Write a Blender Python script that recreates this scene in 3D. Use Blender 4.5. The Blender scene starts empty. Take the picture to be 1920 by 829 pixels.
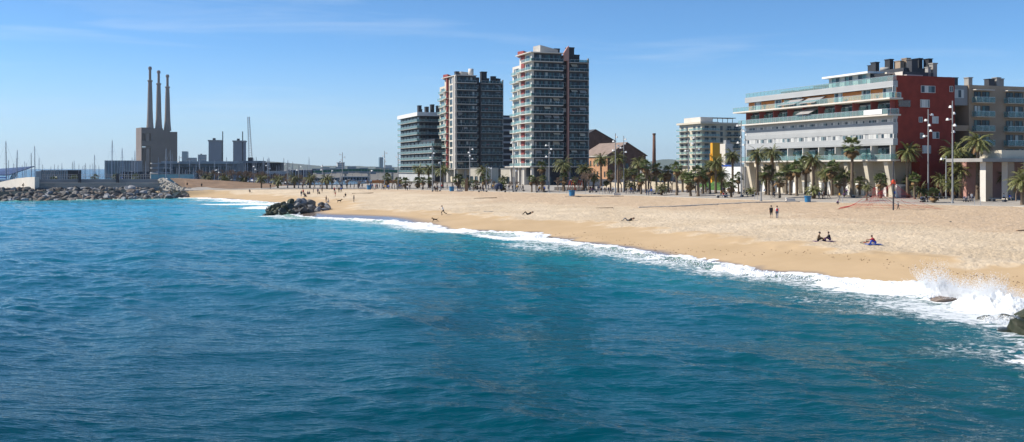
import bpy, math, random
import numpy as np
from mathutils import Vector, Matrix, noise as mnoise
random.seed(7); RNG = np.random.RandomState(11)
S = bpy.context.scene
COL = S.collection
R = math.radians
# ---------------------------------------------------------------- camera, sky, sun, exposure
F, HY, CH = 1867.0, 316.0, 9.5            # focal length in photo pixels, horizon row, camera height
cam = bpy.data.objects.new('camera', bpy.data.cameras.new('camera')); COL.objects.link(cam)
cam.location = (0, 0, CH); cam.rotation_euler = (R(90), 0, 0)
cam.data.sensor_width = 36; cam.data.lens = 36 * F / 1920
cam.data.shift_y = -(414.5 - HY) / 1920
cam.data.clip_start = 0.5; cam.data.clip_end = 30000
S.camera = cam
SUN_EL, SUN_AZ = 42.0, -84.0              # azimuth from +Y (view direction), negative = left
w = bpy.data.worlds.new("World"); S.world = w; w.use_nodes = True
nt = w.node_tree; nt.nodes.clear()
def wn(t, **k):
    n = nt.nodes.new(t)
    for a, b in k.items(): setattr(n, a, b)
    return n
sky = wn('ShaderNodeTexSky', sky_type='NISHITA'); sky.sun_disc = False
sky.sun_elevation = R(SUN_EL); sky.sun_rotation = R(SUN_AZ)
sky.altitude = 0; sky.air_density = 0.65; sky.dust_density = 0.0; sky.ozone_density = 4.0
hsv = wn('ShaderNodeHueSaturation'); hsv.inputs['Saturation'].default_value = 1.0; hsv.inputs['Hue'].default_value = .50; hsv.inputs['Value'].default_value = 1.0
nt.links.new(sky.outputs[0], hsv.inputs['Color'])
tc = wn('ShaderNodeTexCoord'); mp = wn('ShaderNodeMapping'); mp.inputs['Scale'].default_value = (2.2, 2.2, 26); mp.inputs['Rotation'].default_value = (0, R(5), 0)
nz = wn('ShaderNodeTexNoise'); nz.inputs['Scale'].default_value = 1.6; nz.inputs['Detail'].default_value = 7; nz.inputs['Roughness'].default_value = .55; nz.inputs['Distortion'].default_value = .5
rp = wn('ShaderNodeValToRGB'); rp.color_ramp.elements[0].position = .52; rp.color_ramp.elements[0].color = (0, 0, 0, 1); rp.color_ramp.elements[1].position = .78; rp.color_ramp.elements[1].color = (.26, .26, .26, 1)
mx = wn('ShaderNodeMixRGB'); mx.inputs[2].default_value = (7.8, 9.0, 10.2, 1)
nt.links.new(tc.outputs['Generated'], mp.inputs[0]); nt.links.new(mp.outputs[0], nz.inputs['Vector'])
nt.links.new(nz.outputs[0], rp.inputs[0]); nt.links.new(rp.outputs[0], mx.inputs[0]); gain = wn('ShaderNodeMixRGB', blend_type='MULTIPLY'); gain.inputs[0].default_value = 1; gain.inputs[2].default_value = (.88, 1.25, 1.44, 1); nt.links.new(hsv.outputs[0], gain.inputs[1]); nt.links.new(gain.outputs[0], mx.inputs[1])
sepz = wn('ShaderNodeSeparateXYZ'); nt.links.new(tc.outputs['Generated'], sepz.inputs[0])
veil = wn('ShaderNodeMapRange'); veil.interpolation_type = 'SMOOTHSTEP'; veil.inputs[1].default_value = -.01; veil.inputs[2].default_value = .13; veil.inputs[3].default_value = .72; veil.inputs[4].default_value = 0; nt.links.new(sepz.outputs[2], veil.inputs[0])
mv = wn('ShaderNodeMixRGB'); mv.inputs[2].default_value = (5.1, 6.4, 7.5, 1); nt.links.new(veil.outputs[0], mv.inputs[0]); nt.links.new(mx.outputs[0], mv.inputs[1])   # pale veil of moist air low over the coast
bg = wn('ShaderNodeBackground'); bg.inputs['Strength'].default_value = 0.084
ow = wn('ShaderNodeOutputWorld'); nt.links.new(mv.outputs[0], bg.inputs[0]); nt.links.new(bg.outputs[0], ow.inputs[0])
sun = bpy.data.objects.new('sun', bpy.data.lights.new('sun', 'SUN')); COL.objects.link(sun)
sun.data.energy = 5.0; sun.data.angle = R(0.5); sun.data.color = (1, .93, .82)
sd = Vector((math.sin(R(SUN_AZ)) * math.cos(R(SUN_EL)), math.cos(R(SUN_AZ)) * math.cos(R(SUN_EL)), math.sin(R(SUN_EL))))
sun.rotation_euler = sd.to_track_quat('Z', 'Y').to_euler(); sun.location = (-200, 100, 200)
S.render.engine = 'CYCLES'
S.view_settings.view_transform = 'Standard'; S.view_settings.look = 'None'; S.view_settings.exposure = 0.35; S.view_settings.gamma = 1
S.cycles.max_bounces = 6; S.cycles.transparent_max_bounces = 12; S.cycles.volume_bounces = 0
# ---------------------------------------------------------------- materials
def mat(name, col, rough=.75, var=.12, scale=.6, bump=0, bscale=4, spec=.3, metal=0, col2=None, rnd=0, thr=(.35, .65), brick=None, emis=None):
    m = bpy.data.materials.new(name); m.use_nodes = True; t = m.node_tree; b = t.nodes['Principled BSDF']
    b.inputs['Roughness'].default_value = rough; b.inputs['Specular IOR Level'].default_value = spec; b.inputs['Metallic'].default_value = metal
    co = t.nodes.new('ShaderNodeTexCoord')
    n = t.nodes.new('ShaderNodeTexNoise'); n.inputs['Scale'].default_value = scale; n.inputs['Detail'].default_value = 6; n.inputs['Roughness'].default_value = .6
    t.links.new(co.outputs['Object'], n.inputs['Vector'])
    cr = t.nodes.new('ShaderNodeValToRGB'); e = cr.color_ramp.elements
    e[0].position, e[1].position = thr
    c2 = col2 or tuple(min(1, c * (1 + var)) for c in col); c1 = col if col2 else tuple(c * (1 - var) for c in col)
    e[0].color = (*c1, 1); e[1].color = (*c2, 1)
    t.links.new(n.outputs[0], cr.inputs[0]); last = cr.outputs[0]
    if brick:
        br = t.nodes.new('ShaderNodeTexBrick'); br.inputs['Scale'].default_value = brick[0]; br.inputs['Mortar Size'].default_value = brick[1]
        br.inputs['Color1'].default_value = (1, 1, 1, 1); br.inputs['Color2'].default_value = (.82, .82, .82, 1); br.inputs['Mortar'].default_value = (brick[2],) * 3 + (1,)
        mpn = t.nodes.new('ShaderNodeMapping'); mpn.inputs['Rotation'].default_value = brick[3] if len(brick) > 3 else (0, 0, 0)
        t.links.new(co.outputs['Object'], mpn.inputs[0]); t.links.new(mpn.outputs[0], br.inputs['Vector'])
        mm = t.nodes.new('ShaderNodeMixRGB'); mm.blend_type = 'MULTIPLY'; mm.inputs[0].default_value = 1
        t.links.new(last, mm.inputs[1]); t.links.new(br.outputs[0], mm.inputs[2]); last = mm.outputs[0]
    if rnd:
        oi = t.nodes.new('ShaderNodeObjectInfo'); hs = t.nodes.new('ShaderNodeHueSaturation')
        mr = t.nodes.new('ShaderNodeMapRange'); mr.inputs[3].default_value = 1 - rnd; mr.inputs[4].default_value = 1 + rnd
        t.links.new(oi.outputs['Random'], mr.inputs[0]); t.links.new(mr.outputs[0], hs.inputs['Value']); t.links.new(last, hs.inputs['Color']); last = hs.outputs[0]
    t.links.new(last, b.inputs['Base Color'])
    if bump:
        n2 = t.nodes.new('ShaderNodeTexNoise'); n2.inputs['Scale'].default_value = bscale; n2.inputs['Detail'].default_value = 8
        t.links.new(co.outputs['Object'], n2.inputs['Vector'])
        bp = t.nodes.new('ShaderNodeBump'); bp.inputs['Strength'].default_value = 1; bp.inputs['Distance'].default_value = bump
        t.links.new(n2.outputs[0], bp.inputs['Height']); t.links.new(bp.outputs[0], b.inputs['Normal'])
    return m
def glass_rail(name, col, alpha=.55, spec=.5):
    m = bpy.data.materials.new(name); m.use_nodes = True; t = m.node_tree; b = t.nodes['Principled BSDF']
    b.inputs['Base Color'].default_value = (*col, 1); b.inputs['Roughness'].default_value = .12; b.inputs['Specular IOR Level'].default_value = spec
    tr = t.nodes.new('ShaderNodeBsdfTransparent'); tr.inputs[0].default_value = (.72, .9, .9, 1)
    mixn = t.nodes.new('ShaderNodeMixShader'); mixn.inputs[0].default_value = alpha
    t.links.new(tr.outputs[0], mixn.inputs[1]); t.links.new(b.outputs[0], mixn.inputs[2]); t.links.new(mixn.outputs[0], t.nodes['Material Output'].inputs[0])
    return m
def window_glass(name, cols, rough=.08):
    """panes: each window shows dark glass, a curtain or a lowered blind behind it"""
    m = bpy.data.materials.new(name); m.use_nodes = True; t = m.node_tree; b = t.nodes['Principled BSDF']
    b.inputs['Roughness'].default_value = rough; b.inputs['Specular IOR Level'].default_value = .28
    oi = t.nodes.new('ShaderNodeObjectInfo'); co = t.nodes.new('ShaderNodeTexCoord')
    sp = t.nodes.new('ShaderNodeSeparateXYZ'); t.links.new(co.outputs['Object'], sp.inputs[0])
    fl = t.nodes.new('ShaderNodeMath'); fl.operation = 'MULTIPLY'; fl.inputs[1].default_value = 1.1; t.links.new(sp.outputs[0], fl.inputs[0])
    f2 = t.nodes.new('ShaderNodeMath'); f2.operation = 'FLOOR'; t.links.new(fl.outputs[0], f2.inputs[0])
    f3 = t.nodes.new('ShaderNodeMath'); f3.operation = 'MULTIPLY_ADD'; f3.inputs[1].default_value = .377; t.links.new(f2.outputs[0], f3.inputs[0]); t.links.new(oi.outputs['Random'], f3.inputs[2])
    f4 = t.nodes.new('ShaderNodeMath'); f4.operation = 'FRACT'; t.links.new(f3.outputs[0], f4.inputs[0])
    cr = t.nodes.new('ShaderNodeValToRGB'); cr.color_ramp.interpolation = 'CONSTANT'
    e = cr.color_ramp.elements; e[0].position = 0; e[0].color = (*cols[0][1], 1); e[1].position = cols[1][0]; e[1].color = (*cols[1][1], 1)
    for p, c in cols[2:]: k = e.new(p); k.color = (*c, 1)
    t.links.new(f4.outputs[0], cr.inputs[0]); t.links.new(cr.outputs[0], b.inputs['Base Color'])
    return m
MT = {}
def mk(k, *a, **b): MT[k] = mat(k, *a, **b)
mk('white_render', (.62, .58, .52), .8, .06, .3, .01, 3)
mk('white_paint', (.74, .74, .72), .6, .06, .5)
mk('cream', (.60, .54, .43), .8, .07, .3, .01, 3)
mk('beige', (.46, .40, .30), .8, .08, .3, .01, 3)
mk('beige_dark', (.33, .25, .18), .8, .1, .3)
mk('slate', (.05, .055, .066), .7, .14, .4)
mk('slate_dark', (.03, .034, .042), .7, .14, .4)
mk('grey_panel', (.42, .43, .43), .45, .05, .3, 0, 3, .5, brick=(1.0, .012, .72, (R(90), 0, R(90))))
mk('grey_wall', (.26, .27, .28), .7, .08, .2)
mk('concrete', (.30, .29, .27), .85, .15, .25, .02, 2)
mk('concrete_pale', (.42, .405, .375), .85, .12, .3, .02, 2)
mk('brick_red', (.23, .037, .025), .85, .16, .5, .01, 6)
mk('pink', (.44, .24, .20), .8, .08, .3)
mk('fin_red', (.26, .065, .06), .8, .08, .3)
mk('orange_wall', (.66, .24, .07), .75, .08, .4)
mk('orange_yellow', (.75, .36, .03), .6, .05, .4)
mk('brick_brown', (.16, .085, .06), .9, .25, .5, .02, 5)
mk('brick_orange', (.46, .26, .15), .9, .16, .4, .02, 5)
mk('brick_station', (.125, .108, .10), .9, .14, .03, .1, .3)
mk('station_lit', (.21, .175, .16), .9, .12, .03, .1, .3)  # lighter copy of the station brick, sunlight put into the colour
mk('roof_tile', (.25, .19, .16), .9, .15, .4, .03, 4)
mk('roof_dark', (.07, .07, .075), .8, .15, .4)
mk('metal_grey', (.42, .43, .44), .4, .05, 1, metal=.4)
mk('metal_pole', (.27, .28, .29), .5, .06, 1, spec=.4)
mk('metal_dark', (.06, .06, .065), .5, .1, 1)
mk('aluminium', (.55, .56, .57), .35, .04, 1, metal=.5)
mk('awning', (.33, .32, .31), .85, .06, 1)
mk('paving', (.40, .365, .32), .85, .1, .12, .01, 3, brick=(.45, .012, .8))
mk('kerb', (.50, .46, .39), .85, .1, .4)
mk('land', (.16, .15, .13), .9, .25, .02)
mk('dirt', (.25, .165, .105), .95, .18, .25, .06, 1.2, brick=(.3, .03, .85))
mk('dune', (.52, .43, .30), .95, .1, .3, .08, 1)
mk('lawn', (.05, .115, .022), .9, .3, .6, .05, 6)
mk('rock_a', (.06, .059, .058), .85, .5, 1.1, .10, 1.6, rnd=.55, col2=(.19, .18, .17), thr=(.3, .7))
mk('rock_b', (.09, .072, .06), .85, .4, 1.1, .10, 1.6, rnd=.4, col2=(.22, .175, .145), thr=(.3, .7))
mk('rock_grey', (.15, .155, .165), .85, .5, 1.1, .10, 1.6, rnd=.3, col2=(.36, .365, .38), thr=(.3, .7))
mk('rock_pale', (.46, .42, .35), .9, .2, .6, .08, 2, rnd=.14)
mk('rock_wet', (.018, .02, .016), .3, .4, 1.5, .10, 1.6, spec=.6, col2=(.05, .06, .035), rnd=.3)
mk('rock_moss', (.02, .028, .012), .7, .4, 1.2, .10, 1.6, col2=(.06, .06, .04), rnd=.3)
mk('palm_leaf', (.075, .095, .025), .55, .3, 1.2, spec=.4, rnd=.25, col2=(.21, .20, .07))
mk('palm_leaf_b', (.06, .095, .03), .5, .3, 1.2, spec=.4, rnd=.25, col2=(.16, .18, .06))
mk('palm_dead', (.20, .125, .06), .9, .3, 1.2, rnd=.2)
mk('palm_trunk', (.16, .12, .085), .95, .3, 3, .05, 8, rnd=.2)
mk('bark', (.20, .145, .11), .95, .2, 3, rnd=.2)
mk('tree_leaf', (.035, .06, .02), .8, .3, 1, rnd=.2, col2=(.08, .11, .035))
mk('skin', (.42, .24, .16), .6, .05, 3)
mk('hair_dark', (.025, .018, .014), .6, .2, 3)
mk('black_cloth', (.016, .016, .02), .85, .2, 3)
mk('navy', (.02, .03, .07), .85, .2, 3)
mk('denim', (.05, .08, .16), .85, .2, 3)
mk('grey_cloth', (.20, .20, .21), .85, .15, 3)
mk('white_cloth', (.65, .65, .64), .85, .08, 3)
mk('red_cloth', (.42, .025, .03), .85, .15, 3)
mk('brown_cloth', (.09, .055, .03), .85, .15, 3)
mk('blue_cloth', (.03, .10, .45), .85, .15, 3)
mk('sand_cloth', (.38, .28, .18), .85, .15, 3)
mk('yellow_cloth', (.55, .30, .03), .85, .15, 3)
mk('purple_cloth', (.10, .04, .14), .85, .15, 3)
mk('dog_fur', (.035, .024, .018), .9, .3, 6)
mk('blue_plastic', (.02, .17, .36), .4, .06, 1, spec=.5)
mk('red_rope', (.42, .03, .035), .7, .1, 2)
mk('red_plastic', (.65, .09, .04), .5, .08, 2)
mk('hull_white', (.6, .61, .62), .35, .05, .5, spec=.5)
mk('mast', (.27, .31, .37), .4, .1, .5, spec=.5, rnd=.4)
mk('solar', (.06, .08, .16), .35, .15, .1, spec=.6, brick=(.12, .02, 1.0))
mk('mural', (.20, .45, .46), .8, .3, .12, col2=(.42, .60, .58), thr=(.42, .6))
mk('far_wall', (.22, .25, .29), .8, .12, .02)
mk('far_pale', (.42, .43, .43), .8, .12, .05)
mk('far_glass', (.10, .20, .26), .3, .1, .05, spec=.6)
mk('green_steel', (.03, .16, .11), .6, .1, .2)
mk('hill', (.07, .09, .06), .95, .3, .002)
mk('white_bench', (.55, .53, .48), .7, .08, 1)
mk('wood', (.22, .14, .085), .85, .2, 3)
mk('tyre', (.02, .02, .02), .8, .1, 3)
MT['rail'] = glass_rail('rail_glass', (.34, .45, .45), .30)
MT['rail_shaded'] = glass_rail('rail_glass_shaded', (.03, .07, .09), .42, .25)  # same glass as the other rails, front-side shade put into its colour
MT['pane'] = window_glass('pane', [(0, (.012, .02, .03)), (.34, (.03, .06, .075)), (.60, (.05, .11, .12)), (.80, (.16, .19, .19)), (.91, (.42, .42, .40))])
MT['pane_dark'] = window_glass('pane_dark', [(0, (.01, .016, .025)), (.4, (.025, .05, .065)), (.72, (.05, .10, .12)), (.92, (.14, .18, .19))])
MT['pane_shut'] = window_glass('pane_shut', [(0, (.03, .05, .07)), (.3, (.55, .55, .53)), (.62, (.12, .18, .20)), (.8, (.45, .46, .45))], .3)
MT['pane_green'] = window_glass('pane_green', [(0, (.03, .06, .06)), (.3, (.12, .24, .23)), (.6, (.02, .03, .04)), (.8, (.22, .34, .33))], .15)
# ---------------------------------------------------------------- mesh builder
class MB:
    def __init__(s): s.v = []; s.f = []; s.m = []
    def quad(s, a, b, c, d, m=0):
        n = len(s.v); s.v += [a, b, c, d]; s.f.append((n, n + 1, n + 2, n + 3)); s.m.append(m)
    def tri(s, a, b, c, m=0):
        n = len(s.v); s.v += [a, b, c]; s.f.append((n, n + 1, n + 2)); s.m.append(m)
    def box(s, x0, x1, y0, y1, z0, z1, m=0, left=None, top=None):
        n = len(s.v)
        s.v += [(x0, y0, z0), (x1, y0, z0), (x1, y1, z0), (x0, y1, z0), (x0, y0, z1), (x1, y0, z1), (x1, y1, z1), (x0, y1, z1)]
        l = m if left is None else left; t = m if top is None else top
        for q, k in (((0, 1, 5, 4), m), ((1, 2, 6, 5), m), ((2, 3, 7, 6), m), ((3, 0, 4, 7), l), ((4, 5, 6, 7), t), ((3, 2, 1, 0), m)):
            s.f.append(tuple(n + i for i in q)); s.m.append(k)
        return s
    def hexa(s, b, t, m=0):
        """solid between bottom ring b and top ring t (equal length point lists)"""
        n = len(s.v); k = len(b); s.v += list(b) + list(t)
        for i in range(k):
            j = (i + 1) % k; s.f.append((n + i, n + j, n + k + j, n + k + i)); s.m.append(m)
        s.f.append(tuple(n + k + i for i in range(k))); s.m.append(m)
        s.f.append(tuple(n + k - 1 - i for i in range(k))); s.m.append(m)
        return s
    def prism(s, poly, z0, z1, m=0): return s.hexa([(x, y, z0) for x, y in poly], [(x, y, z1) for x, y in poly], m)
    def tube(s, p0, p1, r0, r1=None, n=8, m=0, cap=True):
        r1 = r0 if r1 is None else r1
        p0 = Vector(p0); p1 = Vector(p1); d = p1 - p0
        if d.length < 1e-6: return s
        q = d.to_track_quat('Z', 'Y'); a = q @ Vector((1, 0, 0)); b = q @ Vector((0, 1, 0))
        k = len(s.v)
        for p, r in ((p0, r0), (p1, r1)):
            for i in range(n):
                t = 2 * math.pi * i / n; s.v.append(tuple(p + a * (r * math.cos(t)) + b * (r * math.sin(t))))
        for i in range(n):
            j = (i + 1) % n; s.f.append((k + i, k + j, k + n + j, k + n + i)); s.m.append(m)
        if cap:
            s.f.append(tuple(k + n + i for i in range(n))); s.m.append(m)
            s.f.append(tuple(k + n - 1 - i for i in range(n))); s.m.append(m)
        return s
    def ball(s, c, r, m=0, nu=8, nv=5, sc=(1, 1, 1)):
        k = len(s.v); c = Vector(c)
        for j in range(nv + 1):
            ph = math.pi * j / nv - math.pi / 2
            for i in range(nu):
                t = 2 * math.pi * i / nu
                s.v.append((c.x + r * sc[0] * math.cos(ph) * math.cos(t), c.y + r * sc[1] * math.cos(ph) * math.sin(t), c.z + r * sc[2] * math.sin(ph)))
        for j in range(nv):
            for i in range(nu):
                i2 = (i + 1) % nu; s.f.append((k + j * nu + i, k + j * nu + i2, k + (j + 1) * nu + i2, k + (j + 1) * nu + i)); s.m.append(m)
        return s
    def mesh(s, name, mats, smooth=False):
        me = bpy.data.meshes.new(name); me.from_pydata([tuple(v) for v in s.v], [], s.f)
        for k in mats: me.materials.append(MT[k] if isinstance(k, str) else k)
        me.polygons.foreach_set('material_index', s.m)
        if smooth: me.polygons.foreach_set('use_smooth', [True] * len(s.f))
        me.update(); return me
    def build(s, name, mats, parent=None, loc=(0, 0, 0), rot=0, smooth=False):
        if isinstance(mats, str): mats = [mats]
        return place(name, s.mesh(name, mats, smooth), parent, loc, rot)
def place(name, me, parent=None, loc=(0, 0, 0), rot=0, sc=None):
    o = bpy.data.objects.new(name, me); COL.objects.link(o); o.parent = parent; o.location = loc
    o.rotation_euler = (0, 0, rot) if not isinstance(rot, tuple) else rot
    if sc is not None: o.scale = sc if isinstance(sc, tuple) else (sc,) * 3
    return o
THINGS = []
def tag(o, label, cat, group=None, px=None):
    o['label'] = label; o['category'] = cat
    if group: o['group'] = group
    THINGS.append(o); return o
def thing(name, label, cat, loc, rot=0, group=None):
    o = place(name, None, None, loc, rot); o.empty_display_size = .2
    return tag(o, label, cat, group)
def structure(o, kind='structure'): o['kind'] = kind; return o
def copy_tree(o, loc, rot=None, sc=None):
    c = o.copy(); COL.objects.link(c); c.location = loc
    if rot is not None: c.rotation_euler = (0, 0, rot)
    if sc is not None: c.scale = sc if isinstance(sc, tuple) else (sc,) * 3
    for ch in CH_OF.get(o.name, []):
        d = ch.copy(); COL.objects.link(d); d.parent = c
        for g in CH_OF.get(ch.name, []):
            e = g.copy(); COL.objects.link(e); e.parent = d
    THINGS.append(c); return c
CH_OF = {}
def reg(o, kids):            # remember children of a prototype for fast copying
    CH_OF[o.name] = kids
# ---------------------------------------------------------------- from a spot in view to a spot on the ground
def K(px): return (px - 960) / F
def at(px, d): return (K(px) * d, d)
def zz(py, d): return CH - (py - HY) * d / F
def onz(px, py, z):
    d = (CH - z) * F / (py - HY); return (K(px) * d, d)
coast_px = [(2300, 700), (2050, 600), (1920, 568), (1850, 556), (1780, 545), (1700, 537), (1600, 526), (1500, 515), (1420, 507), (1330, 490), (1250, 479), (1150, 462), (1075, 453), (1030, 445), (1000, 437), (900, 434), (838, 430), (800, 420), (760, 417), (700, 411.5), (640, 409), (575, 407)]
COAST = [onz(x, y, 0) for x, y in coast_px] + [(-43.5, 203), (-46, 214), (-48, 232), (-55, 254), (-64, 272), (-76, 290), (-88, 309), (-97, 317), (-107, 321), (-113, 318), (-116, 312), (-135, 302), (-153, 293), (-205, 280), (-400, 262)]
LAND = COAST + [(-9000, 262), (-9000, 12000), (12000, 12000), (12000, 0), (60, -60)]
EDGE3 = []
for x, y, z in [(2300, 400, 2.8), (2050, 393, 2.8), (1900, 387, 2.8), (1675, 382, 2.8), (1500, 378, 2.8), (1200, 367, 2.8), (900, 358.5, 2.8), (700, 354.3, 2.7), (560, 354.7, 2.6), (420, 355.5, 2.4), (355, 357, 2.3), (300, 358, 2.3)]:
    p = onz(x, y, z); EDGE3.append((p[0], p[1], z))
DX, DY = .25, .9682
_c = np.array([p[0] * DY - p[1] * DX for p in EDGE3])[::-1]; _a = np.array([p[0] * DX + p[1] * DY for p in EDGE3])[::-1]; _z = np.array([p[2] for p in EDGE3])[::-1]
def tz_edge(x, y):
    c = np.asarray(x) * DY - np.asarray(y) * DX; a = np.asarray(x) * DX + np.asarray(y) * DY
    return a - np.interp(c, _c, _a), np.interp(c, _c, _z)
def seg_dist(x, y, P):
    best = np.full(np.shape(x), 1e9)
    for (ax, ay), (bx, by) in zip(P[:-1], P[1:]):
        dx, dy = bx - ax, by - ay; L = dx * dx + dy * dy
        t = np.clip(((x - ax) * dx + (y - ay) * dy) / L, 0, 1)
        best = np.minimum(best, np.hypot(x - ax - t * dx, y - ay - t * dy))
    return best
def inside(x, y, P):
    r = np.zeros(np.shape(x), bool); n = len(P)
    for i in range(n):
        ax, ay = P[i]; bx, by = P[(i + 1) % n]
        if ay == by: continue
        r ^= ((ay > y) != (by > y)) & (x < (bx - ax) * (y - ay) / (by - ay) + ax)
    return r
def shore(x, y):
    x = np.asarray(x, float); y = np.asarray(y, float)
    return np.where(inside(x, y, LAND), 1, -1) * seg_dist(x, y, COAST)
def beach_z(x, y, s=None):
    s = shore(x, y) if s is None else s
    t, ze = tz_edge(x, y); e = np.maximum(-t, 0)
    W = np.maximum(s, 0) + e; wb = np.minimum(12, .55 * W + .01); hb = np.minimum(wb * .105, (ze - .06) * .75)
    si = np.maximum(s - wb, 0); q = si / (si + e + 1e-3)
    z = np.where(s < 0, s * .12, np.where(s < wb, s / wb * hb, hb + np.maximum(ze - .06 - hb, 0) * (1 - (1 - q) ** 1.9)))
    return z
def ground_z(x, y):
    t, ze = tz_edge(x, y)
    return np.where(t > 0, ze + .035 * np.minimum(t, 22), beach_z(x, y))
def G(px, py):
    d = np.geomspace(45, 900, 4000); x = K(px) * d; line = CH - (py - HY) * d / F
    g = ground_z(x, d); i = int(np.argmax(line < g))
    return Vector((float(x[i]), float(d[i]), float(g[i])))
def gz(x, y): return float(ground_z(np.array([x]), np.array([y]))[0])
# ================================================================ SETTING: sea, sand, promenade, land
def grid_mesh(name, X, Y, Z, keep, mats, attrs):
    ny, nx = X.shape; idx = np.arange(ny * nx).reshape(ny, nx)
    q = np.stack([idx[:-1, :-1], idx[:-1, 1:], idx[1:, 1:], idx[1:, :-1]], -1).reshape(-1, 4)
    kv = keep.reshape(-1); q = q[kv[q].any(1)]
    used = np.unique(q); rem = np.full(ny * nx, -1); rem[used] = np.arange(len(used)); q = rem[q]
    co = np.stack([X.reshape(-1)[used], Y.reshape(-1)[used], Z.reshape(-1)[used]], -1)
    me = bpy.data.meshes.new(name); me.vertices.add(len(co)); me.vertices.foreach_set('co', co.astype(np.float32).reshape(-1))
    me.loops.add(q.size); me.loops.foreach_set('vertex_index', q.astype(np.int32).reshape(-1))
    me.polygons.add(len(q)); me.polygons.foreach_set('loop_start', np.arange(0, q.size, 4, dtype=np.int32)); me.polygons.foreach_set('loop_total', np.full(len(q), 4, dtype=np.int32))
    me.polygons.foreach_set('use_smooth', np.ones(len(q), bool)); me.update(calc_edges=True)
    for k, A in attrs.items():
        at_ = me.attributes.new(k, 'FLOAT', 'POINT'); at_.data.foreach_set('value', A.reshape(-1)[used].astype(np.float32))
    me.materials.append(mats); return structure(place(name, me))
def fft_tile(N, L, lo, hi, wdir, seed, p=3.0, spread=2):
    r = np.random.RandomState(seed); k = np.fft.fftfreq(N, L / N) * 2 * np.pi
    kx, ky = np.meshgrid(k, k); kk = np.hypot(kx, ky); kk[0, 0] = 1
    ca = (kx * wdir[0] + ky * wdir[1]) / kk
    P = kk ** (-p) * (np.abs(ca) ** spread + .12) * (kk > 2 * np.pi / hi) * np.exp(-(kk * lo / 6.28) ** 2)
    h = np.fft.ifft2(np.sqrt(P) * (r.randn(N, N) + 1j * r.randn(N, N))).real
    return h / h.std()
def sample(T, L, x, y):
    N = T.shape[0]; u = (x / L * N) % N; v = (y / L * N) % N
    i = u.astype(int); j = v.astype(int); fu = u - i; fv = v - j; i2 = (i + 1) % N; j2 = (j + 1) % N
    return (T[j, i] * (1 - fu) + T[j, i2] * fu) * (1 - fv) + (T[j2, i] * (1 - fu) + T[j2, i2] * fu) * fv
def rows(a, b, k):
    y = [a]
    while y[-1] < b: y.append(y[-1] * (1 + k))
    return np.array(y)
def slope_norm(T, L):
    d = L / T.shape[0]; return T / math.sqrt(((np.roll(T, 1, 0) - T) ** 2).mean() / d / d + ((np.roll(T, 1, 1) - T) ** 2).mean() / d / d)
T1 = slope_norm(fft_tile(512, 61.0, .5, 4.2, (.22, .97), 3, 3.4, 6), 61); T2 = slope_norm(fft_tile(256, 137.0, 2, 20, (.55, .83), 5, 3.4, 8), 137); T3 = slope_norm(fft_tile(512, 17.3, .10, .9, (.1, 1), 8, 3.0, 3), 17.3); TN = fft_tile(256, 240.0, 6, 90, (1, 0), 9, 2.4, 0)
TF = fft_tile(256, 33.0, .5, 12, (1, 0), 19, 2.6, 0)
# ---- sea
yr = rows(22, 345, .0031); kx = np.linspace(-.62, .62, 1000)
Y, KX = np.meshgrid(yr, kx, indexing='ij'); X = KX * Y
s = -shore(X, Y)                                    # metres seaward of the waterline
nn = (.79, .61); ph = (X * nn[0] + Y * nn[1]); warp = sample(TN, 240, X, Y) * 2.4
amp = np.clip(s / 22, 0, 1); amp_s = np.clip(s / 8, .0, 1)
def crest(ph, lam, off, pw=3):
    c = .5 + .5 * np.cos(2 * np.pi * (ph - off) / lam); return c ** pw
sw = .26 * crest(ph + warp, 26, 31, 2.2) * amp + .14 * crest(ph * .97 + warp * 1.4 + .08 * X, 15.3, 4, 2) * amp
def hump(P_, a, wd):                    # single travelling crest between two points
    d = seg_dist(X, Y, P_); a = a * (.85 + .3 * np.clip(sample(TF, 33, X * .25, Y * .25), -1, 1)); return a * np.exp(-(d / wd) ** 2)
sw += hump([at(250, 104), at(330, 90), at(480, 77), at(600, 69), at(740, 60)], .46, 2.0) + hump([at(60, 84), at(200, 70), at(330, 60)], .22, 1.3)
gust = .75 + .25 * np.clip(sample(TN, 240, X * .7 + 50, Y * .7), -1.5, 1.5)
chop = (.125 * sample(T1, 61.0, X, Y) + .075 * sample(T2, 137.0, X, Y)) * (.22 + .78 * amp_s) * gust
xr, yr2 = X * .83 - Y * .56, X * .56 + Y * .83
fine = .068 * sample(T3, 17.3, xr, yr2) * np.clip(55 / Y, 0, 1) ** 2 * (.3 + .7 * amp_s)
brk = np.exp(-((s - 1.6 - 1.0 * sample(TF, 33, X, Y) * .6) / 1.0) ** 2) * .22        # small breaker roll at the waterline
Zs = sw * .9 + chop + fine + brk - .10 + (.10 + .085 * np.clip(sample(TF, 33, X * .8, Y * .8), -1.1, 1.4)) * np.exp(-np.clip(s, 0, 99) / 4)
def lump(px, py, r, a):
    x0, y0 = onz(px, py, 0); return a * np.exp(-(((X - x0) / r) ** 2 + ((Y - y0) / (r * .8)) ** 2))
LU = lump(1775, 556, 1.5, 1.0) + lump(1750, 549, 1.3, .7) + lump(1800, 561, 1.2, .8) + lump(1830, 568, 1.6, .7) + lump(1862, 574, 1.6, 1.2) + lump(1888, 581, 1.6, 1.0) + lump(1910, 590, 1.5, .9) + lump(1725, 545, 1.6, .45) + lump(1695, 541, 1.8, .35) + lump(1660, 537, 2, .25)
RG = 1 - np.abs(sample(T3, 17.3, X, Y)) / max(1e-6, T3.std()) * .55
Zs = Zs + LU * (.62 + .16 * np.clip(RG, -1.5, 1)) * (.75 + .28 * np.clip(sample(TF, 33, X * 2.3, Y * 2.3), -1.5, 1.5))
n1 = sample(TF, 33.0, X, Y); n2 = sample(TN, 240, X, Y)
wband = 3.3 + 1.5 * n2 + 1.1 * n1
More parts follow.
